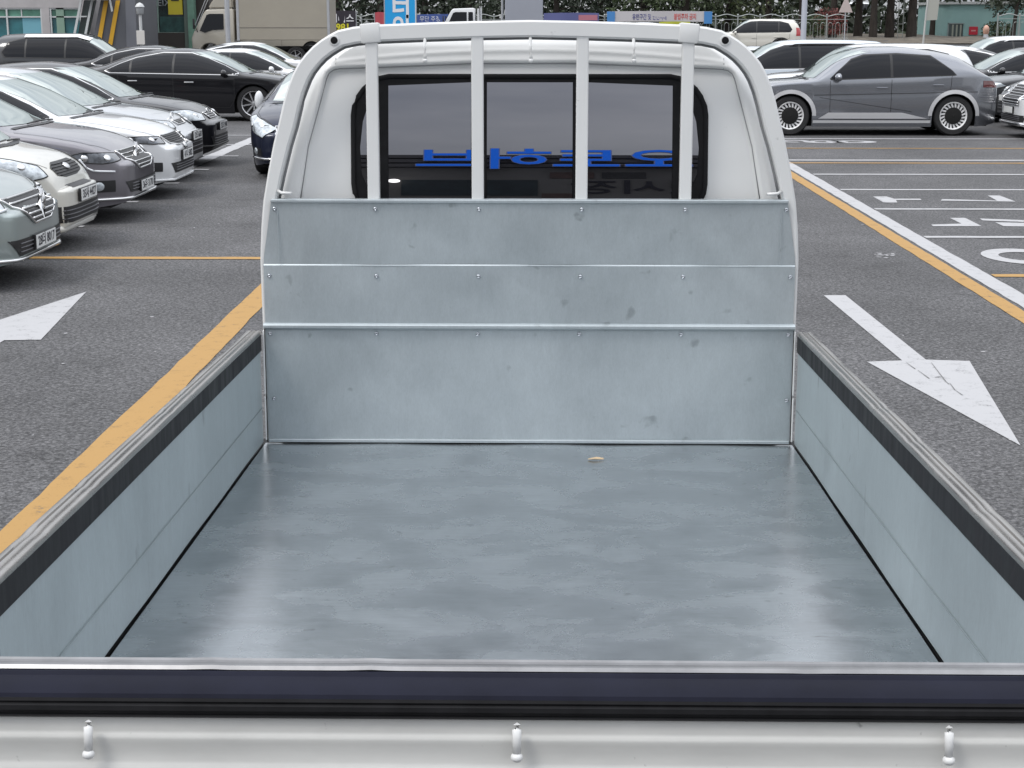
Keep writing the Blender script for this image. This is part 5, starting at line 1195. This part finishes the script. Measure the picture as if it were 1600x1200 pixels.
bush('reddish leafed bush beside the railing end', X(1283, 82), 82, .9, 1.6, 1300, 3, ls=.07)
bush('green bush at the foot of the teal building wall', X(1538, 85), 85, .8, .9, 700, 1)
bush('green bush at the railing end near pale light pole', X(1262, 80), 80, .6, 1.3, 700, 1)
# far white vehicles glimpsed between the trunks
car('parked_car', 'white vehicle glimpsed far behind between the dark trunks', X(1345, 110), 112, EAST, 'suv', P_WHITE, chrome=False, z=gz(110)+.35, L=5.2, H=1.75)
# distant woods closing the view
bm = B()
for i in range(38000):
    x = rt.uniform(-62, 62); y = rt.uniform(96, 104); zmx = 7+2.5*sin(x*.31)+1.5*sin(x*.9+2)
    z = gz(95)+rt.random()**1.7*zmx
    leaf(bm, Vector((x, y, z)), rt.uniform(.18, .42), 0 if sin(x*.7+z)+rt.gauss(0, .5) < .5 else 1)
tag(obj('woods', bm, [LM[0], LM[1]]), 'dark wood closing the view behind the trees', 'woods', kind='stuff')
# ------------------------------------------------------------------ the dealer building behind the photographer (mirrored in the cab window)
yb = -30.
b = thing('dealer_building', 'long dark building with big blue roof letters mirrored in the rear window', 'building', (0, yb, 0))
M_FAC = mat('grey_brown_facade', (.17, .165, .155), .7, nscale=.6, namt=.15)
obj('wall', box(B(), -26, 26, -8, 0, 0, 7.0), M_FAC, b)
for z in (7.05, 7.45, 7.85): obj('roof_band', box(B(), -26.1, 26.1, -8.1, .12, z, z+.30, .03), mat('dark_roof_band', (.13, .125, .125), .5), b)
M_BLUEL = mat('blue_letter', (.005, .13, .85), .35, emit=(.01, .20, 1, 1.1)); 
for ch, x in (('오', 3.0), ('토', 1.2), ('허', -.50), ('브', -2.2)):
    writing(ch, 1.95, Matrix.Translation((x, .30, 7.62)) @ Matrix.Rotation(R(180), 4, 'Z') @ Matrix.Rotation(R(90), 4, 'X'), mat('letter_edge_white', (.6, .66, .8), .4), b, 'roof_letter', .10, .045)
    writing(ch, 1.95, Matrix.Translation((x, .42, 7.62)) @ Matrix.Rotation(R(180), 4, 'Z') @ Matrix.Rotation(R(90), 4, 'X'), M_BLUEL, b, 'roof_letter_face', .03, .015)
for s, x, sz in (('전시장', 2.6, 1.3),):
    writing(s, sz, Matrix.Translation((x, .04, 5.2)) @ Matrix.Rotation(R(180), 4, 'Z') @ Matrix.Rotation(R(90), 4, 'X'), M_INK, b, 'facade_lettering', .02, .02)
obj('facade_board', box(B(), -3.4, .0, 0, .05, 4.5, 5.9), mat('dark_teal_board', (.02, .035, .04), .5, nscale=2, namt=.4), b)
bm = B(); bmesh.ops.create_uvsphere(bm, u_segments=14, v_segments=10, radius=.16, matrix=Matrix.Translation((-3.55, .5, 5.75))); obj('wall_lamp', bm, mat('lit_lamp', (1, 1, 1), .5, emit=(1, .98, .92, 6)), b, smooth=True)
for x0, x1, z0, z1, c in ((-6.5, -3.9, 3.9, 5.2, (.05, .05, .05)), (.3, 1.4, 6.05, 6.6, (.10, .06, .05)), (1.6, 2.7, 6.05, 6.6, (.035, .035, .035)), (3.8, 6.2, 4.2, 5.6, (.20, .19, .16)), (-9.5, -7.2, 4.4, 6.1, (.16, .05, .04)), (.1, 1.0, 4.0, 4.7, (.30, .28, .22))):
    obj('facade_panel', box(B(), x0, x1, 0, .045, z0, z1), mat('facade_panel_%d' % int(c[0]*100+z0*10), c, .5, nscale=3, namt=.3), b)
for i in range(9): obj('shop_window', box(B(), -25+i*5.7, -20.6+i*5.7, 0, .03, .5, 3.4), M_DGLASS, b)
